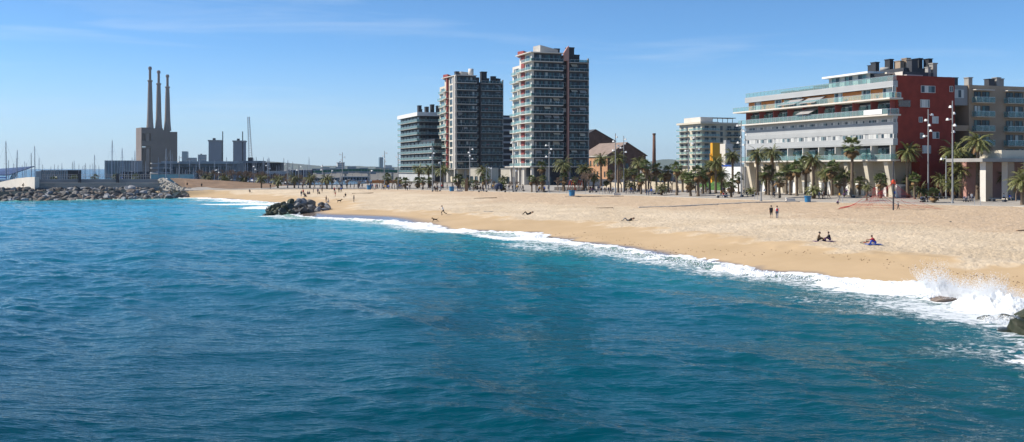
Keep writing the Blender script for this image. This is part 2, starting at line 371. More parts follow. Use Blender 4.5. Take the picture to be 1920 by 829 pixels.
foam = np.clip(1.5 - s / np.maximum(wband, 1.3), 0, 1.35) * np.where(X < -111, .45, 1)
lace = .62 * np.exp(-((s - 4.5) / (5.0 + 1.5 * n2)) ** 2)
def blob(px, py, rx, ry, a, rot=0):
    x0, y0 = onz(px, py, 0); dx, dy = X - x0, Y - y0; c, s_ = math.cos(rot), math.sin(rot)
    return a * np.exp(-((dx * c + dy * s_) / rx) ** 2 - ((-dx * s_ + dy * c) / ry) ** 2)
lace = np.maximum(lace, blob(1790, 580, 11, 5.5, .78, -.9)); lace = np.maximum(lace, blob(1880, 600, 8, 6, .92, -.9)); lace = np.maximum(lace, blob(1640, 590, 7, 3.0, .52, -.9))
lace = np.maximum(lace, blob(1880, 660, 6, 6, .55)); lace = np.maximum(lace, blob(1560, 565, 9, 3, .5, -.8))
foam = np.maximum(foam, blob(1880, 585, 5, 3, 1.0, -.9)); foam = np.maximum(foam, blob(1800, 562, 5, 2, .95, -.9))
foam = np.maximum(foam, np.clip(LU * 2.4, 0, 1.2)); foam = np.maximum(foam, blob(490, 389, 5, 10, 1.25)); foam = np.maximum(foam, blob(450, 383, 12, 7, 1.15)); foam = np.maximum(foam, blob(410, 377, 9, 6, 1.0)); foam = np.maximum(foam, blob(5, 379, 4, 3, .9))
foam = np.maximum(foam, blob(510, 405, 4, 2, .85)); foam = np.maximum(foam, blob(940, 446, 9, 2.6, .9, -.95)); lace = np.maximum(lace, blob(1000, 462, 13, 5, .62, -.95))
def water_material():
    m = bpy.data.materials.new('sea_water'); m.use_nodes = True; t = m.node_tree; b = t.nodes['Principled BSDF']; N = t.nodes.new; L = t.links.new
    b.inputs['IOR'].default_value = 1.21; b.inputs['Specular IOR Level'].default_value = .33; b.inputs['Specular Tint'].default_value = (.3, .8, 1, 1)
    ge = N('ShaderNodeNewGeometry')
    def noise(scale, det, stretch=(1, 1, 1), rot=0, rough=.6, dist=0):
        mp = N('ShaderNodeMapping'); mp.inputs['Scale'].default_value = stretch; mp.inputs['Rotation'].default_value = (0, 0, rot)
        L(ge.outputs['Position'], mp.inputs[0]); n = N('ShaderNodeTexNoise'); n.inputs['Scale'].default_value = scale; n.inputs['Detail'].default_value = det; n.inputs['Roughness'].default_value = rough; n.inputs['Distortion'].default_value = dist
        L(mp.outputs[0], n.inputs['Vector']); return n.outputs[0]
    def mth(op, a, b_=None, c=None, clamp=False):
        n = N('ShaderNodeMath'); n.operation = op; n.use_clamp = clamp
        for i, v in enumerate((a, b_, c)):
            if v is None: continue
            if isinstance(v, (int, float)): n.inputs[i].default_value = v
            else: L(v, n.inputs[i])
        return n.outputs[0]
    def attr(k): n = N('ShaderNodeAttribute'); n.attribute_name = k; return n.outputs['Fac']
    def ramp(v, a, b_): n = N('ShaderNodeMapRange'); n.interpolation_type = 'SMOOTHSTEP'; n.inputs[1].default_value = a; n.inputs[2].default_value = b_; L(v, n.inputs[0]); return n.outputs[0]
    # water colour: deep blue, greener and brighter over the shallows
    dep = N('ShaderNodeValToRGB'); e = dep.color_ramp.elements
    e[0].position = 0; e[0].color = (.16, .20, .15, 1); e[1].position = 1; e[1].color = (.000, .064, .100, 1)
    k = e.new(.12); k.color = (.010, .115, .130, 1); k = e.new(.4); k.color = (.000, .080, .114, 1)
    L(mth('MULTIPLY', attr('sea'), 1 / 60.0), dep.inputs[0])
    big = noise(.035, 3, (1, 1, 1)); var = N('ShaderNodeHueSaturation'); L(dep.outputs[0], var.inputs['Color'])
    L(mth('MULTIPLY', mth('MULTIPLY_ADD', big, .7, .65), attr('sky_sheen')), var.inputs['Value'])  # base colour brightens with distance, standing in for reflected sky
    # foam
    fine = noise(2.2, 8, (1, 1, 1), 0, .68); v = N('ShaderNodeTexVoronoi'); v.feature = 'DISTANCE_TO_EDGE'; v.inputs['Scale'].default_value = .95
    mpv = N('ShaderNodeMapping'); mpv.inputs['Rotation'].default_value = (0, 0, -.95); mpv.inputs['Scale'].default_value = (.55, 1.6, 1); wv = N('ShaderNodeTexNoise'); wv.inputs['Scale'].default_value = .9; wv.inputs['Detail'].default_value = 5
    L(ge.outputs['Position'], wv.inputs['Vector']); ad = N('ShaderNodeVectorMath'); ad.operation = 'MULTIPLY_ADD'; L(wv.outputs['Color'], ad.inputs[0]); ad.inputs[1].default_value = (2.4, 2.4, 0); L(ge.outputs['Position'], ad.inputs[2])
    L(ad.outputs[0], mpv.inputs[0]); L(mpv.outputs[0], v.inputs['Vector'])
    cell = mth('SUBTRACT', 1, mth('MULTIPLY', v.outputs[0], 2.6, None, True))      # 1 on cell borders
    solid = ramp(mth('ADD', attr('foam'), mth('MULTIPLY_ADD', fine, 1.3, -.65)), .42, .62)
    lac = ramp(mth('ADD', mth('MULTIPLY', attr('lace'), 1.0), mth('ADD', mth('MULTIPLY_ADD', fine, 1.1, -.55), mth('MULTIPLY_ADD', cell, .42, -.38))), .36, .66)
    mask = mth('MAXIMUM', solid, mth('MULTIPLY', lac, mth('MULTIPLY', ramp(attr('lace'), .03, .2), .85)))
    spk = ramp(noise(1.3, 9, (1, 1, 1), .4, .75), .765, .80)                        # stray flecks of foam
    mc = N('ShaderNodeMixRGB'); L(mask, mc.inputs[0]); L(var.outputs[0], mc.inputs[1]); mc.inputs[2].default_value = (.80, .82, .83, 1); L(mc.outputs[0], b.inputs['Base Color'])
    L(mth('MULTIPLY_ADD', mask, .7, .07), b.inputs['Roughness'])
    # ripples
    h = mth('ADD', mth('MULTIPLY', noise(1.1, 3, (.5, 1.6, 1), .16, .5, .4), .085), mth('MULTIPLY', noise(4.2, 2, (.45, 1.5, 1), -.12, .5, .4), .036))
    h = mth('ADD', h, mth('MULTIPLY', mth('MULTIPLY', mask, fine), .10))
    bp = N('ShaderNodeBump'); bp.inputs['Strength'].default_value = 1; bp.inputs['Distance'].default_value = 1.0
    L(h, bp.inputs['Height']); L(bp.outputs[0], b.inputs['Normal'])
    return m
MT['sea'] = water_material()
lace = lace * np.where(X < -111, .5, 1)
grid_mesh('sea_water', X, Y, Zs, s > -3.0, MT['sea'], {'sea': np.maximum(s, 0), 'sky_sheen': .62 + 2.5 * np.clip((Y - 35) / 215, 0, 1), 'foam': foam, 'lace': lace})  # brightening away from the camera paints in the far sky reflection
# deep water below and around, outside the picture too
mb = MB(); mb.quad((-900, -300, -2.2), (300, -300, -2.2), (300, 420, -2.2), (-900, 420, -2.2)); structure(mb.build('sea_bed', 'land'))
# ---- sand
yr = rows(48, 352, .0034); kx = np.linspace(-.62, .62, 1100)
Y, KX = np.meshgrid(yr, kx, indexing='ij'); X = KX * Y; s = shore(X, Y); t_, ze = tz_edge(X, Y)
Z = beach_z(X, Y, s)
TS = fft_tile(512, 23.0, .35, 3.0, (1, 0), 21, 1.5, 0); TB = fft_tile(256, 71.0, 2, 20, (1, 0), 22, 2.6, 0)
dry = np.clip((s - 10.5 - 1.6 * sample(TB, 71, X, Y)) / 3.0, 0, 1)
far = np.clip(1.25 - Y / 330, .3, 1)
fp = sample(TS, 23.0, X, Y); fp = np.where(fp < -.3, fp * 1.25, fp * .6)
berm = np.exp(-((s - 12.8 - sample(TB, 71, X + 30, Y)) / 1.8) ** 2) * .12 * np.clip(s / 4, 0, 1)
Z = Z + dry * (.036 * fp * far + .05 * sample(TB, 71, X, Y) * np.clip(-t_ / 6, 0, 1)) + berm + .012 * sample(TB, 71, X, Y) * (1 - dry)
def sand_material():
    m = bpy.data.materials.new('sand'); m.use_nodes = True; t = m.node_tree; b = t.nodes['Principled BSDF']; N = t.nodes.new; L = t.links.new
    def attr(k): n = N('ShaderNodeAttribute'); n.attribute_name = k; return n.outputs['Fac']
    ge = N('ShaderNodeNewGeometry')
    def noise(sc, det, ro=.6): n = N('ShaderNodeTexNoise'); n.inputs['Scale'].default_value = sc; n.inputs['Detail'].default_value = det; n.inputs['Roughness'].default_value = ro; L(ge.outputs['Position'], n.inputs['Vector']); return n.outputs[0]
    def mix(f, a, c):
        n = N('ShaderNodeMixRGB'); L(f, n.inputs[0])
        for i, v in ((1, a), (2, c)):
            if isinstance(v, tuple): n.inputs[i].default_value = (*v, 1)
            else: L(v, n.inputs[i])
        return n.outputs[0]
    def mr(v, a, c): n = N('ShaderNodeMapRange'); n.interpolation_type = 'SMOOTHSTEP'; n.inputs[1].default_value = a; n.inputs[2].default_value = c; L(v, n.inputs[0]); return n.outputs[0]
    dryc = mix(mr(noise(.09, 5), .35, .65), (.55, .435, .295), (.62, .505, .36))
    dryc = mix(mr(noise(1.6, 7, .75), .56, .72), dryc, (.47, .36, .235))
    back = mix(mr(attr('back'), 0, 1), dryc, mix(mr(noise(.5, 6, .7), .3, .7), (.49, .36, .23), (.54, .41, .28)))
    damp = mix(mr(noise(.12, 4), .3, .7), (.46, .325, .18), (.51, .365, .21))
    c = mix(attr('dry'), damp, back)
    wetf = attr('wet'); c2 = mix(wetf, c, (.235, .185, .145))
    L(c2, b.inputs['Base Color'])
    rr = N('ShaderNodeMapRange'); rr.inputs[3].default_value = .85; rr.inputs[4].default_value = .13; L(wetf, rr.inputs[0]); L(rr.outputs[0], b.inputs['Roughness'])
    b.inputs['Specular IOR Level'].default_value = .35
    bn = noise(1.9, 8, .7); mu = N('ShaderNodeMath'); mu.operation = 'MULTIPLY'; L(bn, mu.inputs[0]); L(attr('dry'), mu.inputs[1])
    bp = N('ShaderNodeBump'); bp.inputs['Distance'].default_value = .2; bp.inputs['Strength'].default_value = 1; L(mu.outputs[0], bp.inputs['Height']); L(bp.outputs[0], b.inputs['Normal'])
    return m
wet = np.clip(1 - (s - .3) / np.maximum(1.2 + .5 * sample(TB, 71, X, Y), .5), 0, 1)
wl = onz(640, 406, .3); wet = np.maximum(wet, np.clip(1.6 * np.exp(-((X - wl[0]) / 17) ** 4) * np.clip(1.35 - s / 4.2, 0, 1) * (Y < 240), 0, 1))
back = np.clip((s - 34 + 3 * sample(TB, 71, X, Y)) / 14, 0, 1)
grid_mesh('beach_sand', X, Y, Z, (s > -14) & (t_ < .35), sand_material(), {'dry': dry, 'wet': wet, 'back': back})
# ---- promenade: kerb at the sand edge, paving rising gently inland, land behind to the horizon
E2 = []
for i in range(len(EDGE3) - 1):
    for k in range(6): E2.append(tuple(EDGE3[i][j] + (EDGE3[i + 1][j] - EDGE3[i][j]) * k / 6 for j in range(3)))
E2.append(EDGE3[-1])
def ribbon(name, m, offs, lift=0):
    mb = MB()
    for a, b_ in zip(E2[:-1], E2[1:]):
        for (o1, z1), (o2, z2) in zip(offs[:-1], offs[1:]):
            mb.quad((a[0] + DX * o1, a[1] + DY * o1, a[2] + z1 + lift), (a[0] + DX * o2, a[1] + DY * o2, a[2] + z2 + lift), (b_[0] + DX * o2, b_[1] + DY * o2, b_[2] + z2 + lift), (b_[0] + DX * o1, b_[1] + DY * o1, b_[2] + z1 + lift))
    return structure(mb.build(name, m))
ribbon('kerb', 'kerb', [(-.02, -.5), (0, .03), (.5, .036), (.52, -.02)])
ribbon('promenade', 'paving', [(.45, .0), (22, .77), (75, .77)])
mb = MB()
mb.quad((-9000, 262, 2.25), (12000, 262, 2.25), (12000, 14000, 2.25), (-9000, 14000, 2.25))
# the land sheet starts behind the promenade
mb = MB(); L1 = [(p[0] + DX * 74, p[1] + DY * 74, p[2] + .76) for p in E2]; L1 = [(9000, L1[0][1], 3.5)] + L1 + [(-140, 330, 2.9), (-155, 318, 2.9), (-190, 305, 2.9), (-9000, 305, 2.9)]
for a, b_ in zip(L1[:-1], L1[1:]): mb.quad(a, (a[0], 14000, 3.5), (b_[0], 14000, 3.5), b_)
structure(mb.build('land', 'land'))
# left flank below the dirt slope
mb = MB()
mb.quad((-95, 340, 2.35), (-150, 318, 2.6), (-150, 420, 3.0), (-75, 420, 3.0)); structure(mb.build('ground', 'land'))
# brown dirt slope above the path, far left
def P3(px, py, d): return (K(px) * d, d, zz(py, d))
mb = MB()
TL = [P3(318, 334.5, 352), P3(345, 336, 356), P3(420, 339.5, 362), P3(500, 345, 362), P3(560, 350, 360), P3(610, 352.6, 356)]
BL = [P3(348, 355.4, 338), P3(375, 354.6, 338.5), P3(440, 353.9, 340), P3(510, 353.7, 341), P3(570, 353.6, 343), P3(612, 353.6, 346)]
for i in range(5):
    mb.quad(BL[i], BL[i + 1], TL[i + 1], TL[i]); a, b_ = TL[i], TL[i + 1]
    mb.quad(a, b_, (b_[0], b_[1] + 9, b_[2]), (a[0], a[1] + 9, a[2])); mb.quad((a[0], a[1] + 9, a[2]), (b_[0], b_[1] + 9, b_[2]), (b_[0], b_[1] + 10, 2), (a[0], a[1] + 10, 2))
structure(mb.build('dirt_slope', 'dirt'))
# sandy bank and lawn behind the palms in the middle
def mound(name, m, pts, hgt, dep, n=34):
    """bank following ground points, rising inland"""
    mb = MB(); P = []
    for i in range(n + 1):
        f = i / n * (len(pts) - 1); k = min(int(f), len(pts) - 2); f -= k
        p = (pts[k][0] * (1 - f) + pts[k + 1][0] * f, pts[k][1] * (1 - f) + pts[k + 1][1] * f); P.append(p)
    ringz = [(-.5, -.1), (0, .02), (.25, .45), (.5, .8), (.75, 1), (1, 1), (1.6, .6), (2.2, -.1)]
    RW = []
    for i, p in enumerate(P):
        e = math.sin(math.pi * min(1, max(0, (i + .001) / n))) ** .35; h = hgt * (e * .85 + .25 * math.sin(i * .9) * .4 + .1)
        RW.append([(p[0] + DX * dep * a, p[1] + DY * dep * a, gz(p[0], p[1]) + (h * b_ if b_ > 0 else b_) + (random.uniform(-.12, .12) if b_ > .1 else 0)) for a, b_ in ringz])
    for a, b_ in zip(RW[:-1], RW[1:]):
        for k in range(len(ringz) - 1): mb.quad(a[k], b_[k], b_[k + 1], a[k + 1])
    return structure(mb.build(name, m, smooth=True))
g = lambda px, py: (G(px, py).x, G(px, py).y)
mound('sand_bank', 'dune', [g(1128, 351), g(1180, 353), g(1250, 355), g(1312, 356.5)], 2.0, 12)
mound('lawn_bank', 'lawn', [g(1306, 355), g(1340, 356.5), g(1376, 358)], 2.2, 9)
# marina basin
mb = MB(); mb.quad((-330, 372, 3.51), (-60, 372, 3.51), (-60, 520, 3.51), (-330, 520, 3.51)); structure(mb.build('marina_water', 'sea'))
# open water beyond the harbour, far left
mk('open_water', (.01, .06, .09), .22, .1, .01, spec=.5)
mb = MB(); mb.quad((K(-700) * 530, 530, 3.53), (K(252) * 530, 530, 3.53), (K(252) * 13500, 13500, 3.53), (K(-700) * 13500, 13500, 3.53)); structure(mb.build('open_water', 'open_water'))
# far hills
def hills(name, d, pts):
    mb = MB(); X0 = [K(p[0]) * d for p in pts]; Zt = [zz(p[1], d) for p in pts]
    n = 160; prev = None
    for i in range(n + 1):
        x = X0[0] + (X0[-1] - X0[0]) * i / n; z = float(np.interp(x, X0, Zt)) + 14 * mnoise.noise(Vector((x * .0022, d * .01, 0))) + 5 * mnoise.noise(Vector((x * .011, 3, 0)))
        cur = [(x, d - 900, 0), (x, d - 300, z * .55), (x, d, z), (x, d + 900, 0)]
        if prev:
            for k in range(3): mb.quad(prev[k], cur[k], cur[k + 1], prev[k + 1])
        prev = cur
    return structure(mb.build(name, 'hill', smooth=True))
hills('hills', 7200, [(330, 316), (380, 312), (440, 307), (470, 303), (500, 303), (540, 307), (600, 311), (700, 313), (1000, 313), (1180, 309), (1240, 301), (1290, 302), (1350, 305), (1500, 310), (2300, 312)])
# ================================================================ BUILDINGS
RA = R(20); CA, SA = math.cos(RA), math.sin(RA)
def along_front(px, O):                    # distance from corner O along the front wall to a column of the view
    k = K(px); return (k * O[1] - O[0]) / (CA - k * SA)
def along_left(px, O):
    k = K(px); return (O[0] - k * O[1]) / (SA + k * CA)
WM = {}
def window_mesh(wd, h, pane='pane', frame='aluminium', n=2, dep=.10, fr=.07):
    key = (round(wd, 2), round(h, 2), pane, frame, n)
    if key in WM: return WM[key]
    mb = MB(); a = wd / 2
    mb.box(-a, a, -.02, .03, 0, h, 1)                              # pane
    mb.box(-a, a, -dep, .02, -fr, 0, 0); mb.box(-a, a, -dep, .02, h, h + fr, 0)
    mb.box(-a - fr, -a, -dep, .02, -fr, h + fr, 0); mb.box(a, a + fr, -dep, .02, -fr, h + fr, 0)
    for i in range(1, n):
        x = -a + wd * i / n; mb.box(x - .03, x + .03, -dep * .8, -.021, 0, h, 0)
    WM[key] = mb.mesh('window', [frame, pane]); return WM[key]
class Bld:
    def __init__(s, name, label, cat, loc, rot=RA, group=None):
        s.o = thing(name, label, cat, loc, rot, group)
    def part(s, name, mb, mats, smooth=False, parent=None): return mb.build(name, mats, parent or s.o, smooth=smooth)
    def win(s, x, y, z, wd, h, side='front', **k):
        return place('window', window_mesh(wd, h, **k), s.o, (x, y, z), 0 if side == 'front' else R(-90))
def rail_mb(pts, z, h=1.0, th=.04):
    """glass panels along a path of points with a metal top rail"""
    g = MB(); m = 0
    for a, b in zip(pts[:-1], pts[1:]):
        a = Vector((*a, 0)); b = Vector((*b, 0)); d = (b - a); L = d.length; n = Vector((-d.y, d.x, 0)) / L * th / 2
        for z0, z1, mm in ((z + .04, z + h - .05, 0), (z + h - .05, z + h, 1)):
            q = n * (1 if mm == 0 else 1.6)
            g.hexa([(*(a + q).xy, z0), (*(a - q).xy, z0), (*(b - q).xy, z0), (*(b + q).xy, z0)], [(*(a + q).xy, z1), (*(a - q).xy, z1), (*(b - q).xy, z1), (*(b + q).xy, z1)], mm)
        k = max(1, int(L / 1.6))
        for i in range(k + 1):
            p = a + d * (i / k); g.box(p.x - .025, p.x + .025, p.y - .025, p.y + .025, z, z + h - .01, 1)
    return g
def chimney_block(b, x, y, z, sx, sy, h, m='slate_dark', cap=True):
    mb = MB(); mb.box(x, x + sx, y, y + sy, z, z + h)
    if cap: mb.box(x - .12, x + sx + .12, y - .12, y + sy + .12, z + h * .93, z + h)
    mb2 = MB(); mb2.v = mb.v; mb2.f = mb.f; mb2.m = mb.m
    return b.part('chimney', mb2, m)
# ---------------------------------------------------------------- the two beach-front towers
def tower(label, px, d, pxr, pxl, z0, nfl, step, style):
    O = at(px, d); L = along_front(pxr, O); M = along_left(pxl, O); gzv = 3.3
    b = Bld('apartment_tower', label, 'apartment tower', (O[0], O[1], gzv), group='white and dark apartment towers by the beach')
    z0 -= gzv; top = z0 + nfl * step
    ua, ub = L * .53, L * .645; m1, m2 = M * .30, M * .53
    if style == 1: ua, ub = L * .44, L * .53; m1, m2 = M * .34, M * .56
    core = MB()
    core.box(.35, ua, .0, m2, z0 - .02, top + 2.9, 0, left=1)              # front-left volume
    core.box(ua, ub, 1.4, M - 1, z0 - .018, top + 2.6, 2)                   # recess
    core.box(ub, L, .05, M - .8, z0 - .022, top + .4, 0)                   # right volume
    core.box(1.9, ua + .004, m2 + .004, M, z0 - .024, top + .2, 0, left=1)
    b.part('wall', core, ['slate', 'cream' if style else 'white_render', 'slate_dark'])  # shade of the front put into the slate colours, left side stays pale
    # corner pillar, end pillars
    c = MB(); c.box(-.10, .75, -.22, .9, z0 - (7 if style else 0), top + 2.95, 0)
    if style: c.box(-.45, .34, 0.905, 2.2, z0, top + 2.2, 0)
    b.part('corner_pillar', c, 'white_render')
    c = MB(); c.box(L - .02, L + .42, -.15, .8, z0, top + 1.7, 0); b.part('pillar', c, 'concrete')
    if style == 0:
        c = MB(); zf = top + 5.4
        c.hexa([(ub - .35, -.5, z0 - 6.5), (ub + .15, -.5, z0 - 6.5), (ub + .15, .6, z0 - 6.5), (ub - .35, .6, z0 - 6.5)], [(ub - .35, -.5, top + .5), (ub + .15, -.5, top + .5), (ub + .15, .6, top + .5), (ub - .35, .6, top + .5)])
        b.part('fin', c, 'pink')
        c = MB(); c.prism([(ub - 1.9, -.4), (ub + .15, -.5), (ub + .15, .55), (ub - 1.9, .55)], top + .5, top + 3.3)
        c.hexa([(ub - 1.8, -.4, top + 3.3), (ub + .15, -.5, top + 3.3), (ub + .15, .5, top + 3.3), (ub - 1.8, .5, top + 3.3)], [(ub - .3, -.4, top + 5.6), (ub + .15, -.5, top + 5.9), (ub + .15, .5, top + 5.9), (ub - .3, .5, top + 5.6)])
        b.part('fin', c, 'pink')
    # red walls on the sunlit side
    c = MB(); c.box(-.02 if style == 0 else -.5, .34, m1 + .2, m1 + (M * .13 if style == 0 else M * .05), z0 - .5, top + 2.9)
    b.part('red_wall', c, 'fin_red')
    # wedge shaped roof fins
    y0, y1 = m1 + .2, m2 + .6
    c = MB(); c.hexa([(-.2, y0, top + 2.6), (ua * .38, y0, top + 2.6), (ua * .38, y1, top + 2.6), (-.2, y1, top + 2.6)], [(-.2, y0, top + 4.5), (ua * .36, y0, top + 3.2), (ua * .36, y1, top + 3.2), (-.2, y1, top + 4.8)])
    b.part('roof_fin', c, 'fin_red')
    for k in range(nfl + 1):
        z = z0 + k * step; last = k == nfl
        # front-left wrap balcony
        sl = MB(); sl.prism([(-1.25, -.55), (-.75, -1.35), (ua, -1.55), (ua, .1), (.2, .1), (.2, m1), (-1.25, m1)] if style == 0 else [(-.15, -1.45), (ua, -1.5), (ua, .1), (-.15, .1)], z - .24, z)
        bal = b.part('balcony', sl, 'white_render')
        if True:
            pts = [(-1.2, m1 - .1), (-1.2, -.55), (-.72, -1.3), (ua - .05, -1.5)] if style == 0 else [(.8, -1.42), (ua - .05, -1.45)]
            if style: b.part('railing', rail_mb(pts, z), ['rail_shaded', 'aluminium'], parent=bal)
            else: b.part('railing', rail_mb(pts[:3], z), ['rail', 'aluminium'], parent=bal); b.part('railing', rail_mb(pts[2:], z), ['rail_shaded', 'aluminium'], parent=bal)
            for i in range(3):
                b.win(1.0 + (ua - 1.3) * (i + .5) / 3, -.03, z + .08, (ua - 1.6) / 3 - .35, 2.25, pane='pane', frame='metal_dark', n=2)
            if not last: b.win((ua + ub) / 2, 1.36, z + .9, (ub - ua) * .7, 1.2, pane='pane', frame='aluminium', n=2)
            for i in range(0 if last else 2):
                b.win(ub + .5 + (L - ub - .8) * (i + .5) / 2, .02, z + .08, (L - ub - .8) / 2 - .5, 2.2, pane='pane_dark', frame='metal_dark', n=2)
            b.win(.3 if style == 0 else .32, m1 * .62, z + .1, m1 * .42, 2.2, side='left', pane='pane', n=2)
        sl = MB(); sl.prism([(ub + .16, -1.25), (L, -1.25), (L, .1), (ub + .16, .1)], z - .17, z)
        if k <= nfl:
            bal = b.part('balcony', sl, 'concrete_pale'); b.part('railing', rail_mb([(ub + .2, -1.2), (L - .05, -1.2)], z), ['rail_shaded', 'aluminium'], parent=bal)
        if not last:
            # sunlit left balconies
            sl = MB(); ya, yb = m1 + .1, m2 - .1
            sl.prism([(-1.2, ya), (.4, ya), (.4, yb), (-1.2, yb)], z - .17, z)
            if style or k % 2 == 0 or 1:
                bal = b.part('balcony', sl, 'white_render')
                b.part('railing', rail_mb([(-1.15, yb), (-1.15, ya)], z), ['rail', 'aluminium'], parent=bal)
            zz_ = z + (.0 if k % 2 else .0)
            sl = MB(); a0 = 0.2 + (.5 if k % 2 else 0); sl.prism([(a0, m2 + .3), (1.95, m2 + .3), (1.95, M - .2), (a0 + .5, M - .2)], zz_ - .17, zz_)
            sl.box(a0 + .9, 1.9, m2 + (1.2 if k % 2 else 3.4), m2 + (2.4 if k % 2 else 4.4), z, z + step - .18)
            bal = b.part('balcony', sl, 'white_render'); b.part('railing', rail_mb([(a0 + .45, M - .3), (a0 + .05, m2 + .35)], zz_), ['rail', 'aluminium'], parent=bal)
            b.win(1.86, m2 + (M - m2) * .62, z + .1, (M - m2) * .4, 2.15, side='left', pane='pane', n=2)
    # lived-in clutter: roller awnings, drying laundry and pot plants on some balconies
    rr = random.Random(px)
    for k in range(nfl):
        z = z0 + k * step
        for q in range(3):
            if rr.random() < .33:
                x = rr.choice([1.2, ua * .4, ua * .7, ub + 1, L - 3.4]); wd = rr.uniform(1.6, 2.6); dr = rr.uniform(.5, 1.1)
                c = MB(); c.hexa([(x, -.15, z + 2.5), (x + wd, -.15, z + 2.5), (x + wd, -1.15, z + 2.5 - dr), (x, -1.15, z + 2.5 - dr)], [(x, -.15, z + 2.55), (x + wd, -.15, z + 2.55), (x + wd, -1.15, z + 2.55 - dr), (x, -1.15, z + 2.55 - dr)]); b.part('awning', c, rr.choice(['awning', 'cream', 'beige']))
            elif rr.random() < .45:
                x = rr.uniform(1, L - 1.5); c = MB(); c.tube((x, -.8, z), (x, -.8, z + .35), .18, .22, 7)
                for j in range(10): a = rr.uniform(0, 6.3); r = rr.uniform(.25, .5); c.tri((x, -.8, z + .3), (x + r * math.cos(a), -.8 + .3 * math.sin(a), z + rr.uniform(.8, 1.6)), (x + r * math.cos(a + .6), -.8 + .3 * math.sin(a + .6), z + rr.uniform(.6, 1.4)), 1)
                b.part('balcony_plant', c, ['pink', 'palm_leaf_b'])
            elif rr.random() < .4:
                x = rr.uniform(1, L - 2); c = MB(); [c.box(x + i * .45, x + i * .45 + .38, -1.0, -.97, z + .5, z + 1.25 - .1 * (i % 2)) for i in range(3)]; b.part('laundry', c, rr.choice(['white_cloth', 'sand_cloth', 'red_cloth', 'grey_cloth']))
    # roof
    c = MB(); c.prism([(-1.3, -.6), (-.8, -1.4), (ua, -1.6), (ua, m2), (-1.3, m2)] if style == 0 else [(.0, -1.5), (ua, -1.5), (ua, m2), (-1.2, m2)], top + 2.92, top + 3.2); b.part('roof', c, 'white_render')
    c = MB(); c.hexa([(ua * .35, 2, top + 3.2), (ua * .95, 2, top + 3.2), (ua * .95, 9, top + 3.2), (ua * .35, 9, top + 3.2)], [(ua * .35, 2, top + (6.1 if style == 0 else 5.0)), (ua * .95, 2, top + 4.6), (ua * .95, 9, top + 4.9), (ua * .35, 9, top + (6.3 if style == 0 else 5.1))]); b.part('penthouse', c, 'concrete_pale')
    if style:
        c = MB(); c.tube((ua * .8, 1.3, top + 2.9), (ua * .8, 1.3, top + 6.2), 1.15, n=20); b.part('stair_drum', c, 'white_render', True)
    for i, (x, hh) in enumerate(((.06, 4.8), (.22, 4.5), (.60, 5.1), (.73, 2.4), (.82, 3.2), (.88, 2.5), (.94, 2.2)) if style else ((.28, 5.0), (.50, 5.2), (.70, 5.6), (.76, 4.6), (.82, 3.0))):
        chimney_block(b, L * x, 3 + (i % 2) * 2, top + .3, 1.5 + .5 * (i % 3), 2.2, hh, 'slate_dark' if i % 3 else 'slate')
    # open ground storey
    c = MB(); c.box(2.2, L - .5, 2.6, M - 2, 0, z0 - .4, 0); b.part('lobby_wall', c, 'slate' if style == 0 else 'cream')
    c = MB(); c.box(-1.2 if style == 0 else -.3, L, -1.2, M, z0 - .5, z0 - .19, 0, left=1); b.part('ground_ceiling', c, ['concrete', 'white_render'])
    for x, y in ((.2, .2), (ua * .5, .2), (ua, .2), (ub + .4, .2), (L - .6, .2), (.2, m1), (.2, m1 + 1.6), (.3, m2), (1.2, (m2 + M) / 2), (1.2, M - .6)):
        c = MB(); c.box(x - .42, x + .42, y - .42, y + .42, -.3, z0 - .5); b.part('column', c, 'white_render' if x < 1.5 else 'concrete')
    for x, y, wd in ((3.2, 2.55, 2.2), (7, 2.55, 3), (12, 2.55, 3), (16.5, 2.55, 2.5)):
        b.win(x, y, .2, wd, 3.0, pane='pane_dark', frame='metal_dark', n=3)
    return b
tower('taller right-hand apartment tower with red wall strips and a pink fin', 997, 353, 1102, 952, 10.4, 12, 3.1, 0)
tower('lower left-hand apartment tower with a round white roof drum and cream corner', 853, 431, 942, 817, 9.6, 12, 3.1, 1)
# ---------------------------------------------------------------- office-like block with blue-grey balconies, left of the towers
O = at(815, 447); b = Bld('apartment_block', 'dark glass apartment block with long blue-grey balcony bands, left of the two towers', 'apartment block', (*O, 3.2))
M = along_left(751, O); M1 = along_left(787, O); L = 21
c = MB(); c.box(.02, L, 0, M, 0, 19.6, 0, left=1); c.box(.0, L - .02, M1, M - .1, 19.6, 31.2, 0, left=1); b.part('wall', c, ['slate_dark', 'slate'])  # camera side in darker slate, its shade put into the colour
c = MB(); c.box(-1.6, L + .3, M1 - 1.3, M + .5, 31.2, 33.0); b.part('roof', c, 'white_paint')
for k in range(9):
    z = 4.4 + k * 3.02; ya = -1.0 if k < 5 else M1 - 1.0
    c = MB(); c.box(-1.6, -.02, ya, M, z - .2, z, 0); c.box(-.01, L, ya, ya + .98, z - .2, z, 0)
    bal = b.part('balcony', c, 'concrete_pale')
    b.part('railing', rail_mb([(-1.58, M - .1), (-1.58, ya + .05), (L, ya + .05)] if k < 5 else [(-1.58, M - .1), (-1.58, ya + .05), (L - 5, ya + .05)], z, 1.15), ['rail', 'aluminium'], parent=bal)
    n = 9 if k < 5 else 6; y0, y1 = (0, M) if k < 5 else (M1, M)
    for i in range(n): b.win(-.03, y0 + (y1 - y0) * (i + .5) / n, z + .1, (y1 - y0) / n * .72, 2.1, side='left', pane='pane_dark', frame='metal_dark', n=3)
    for i in range(3): b.win(L * (i + .5) / 3, (0 if k < 5 else M1) - .03, z + .1, 4.2, 2.1, pane='pane_dark', frame='metal_dark', n=3)
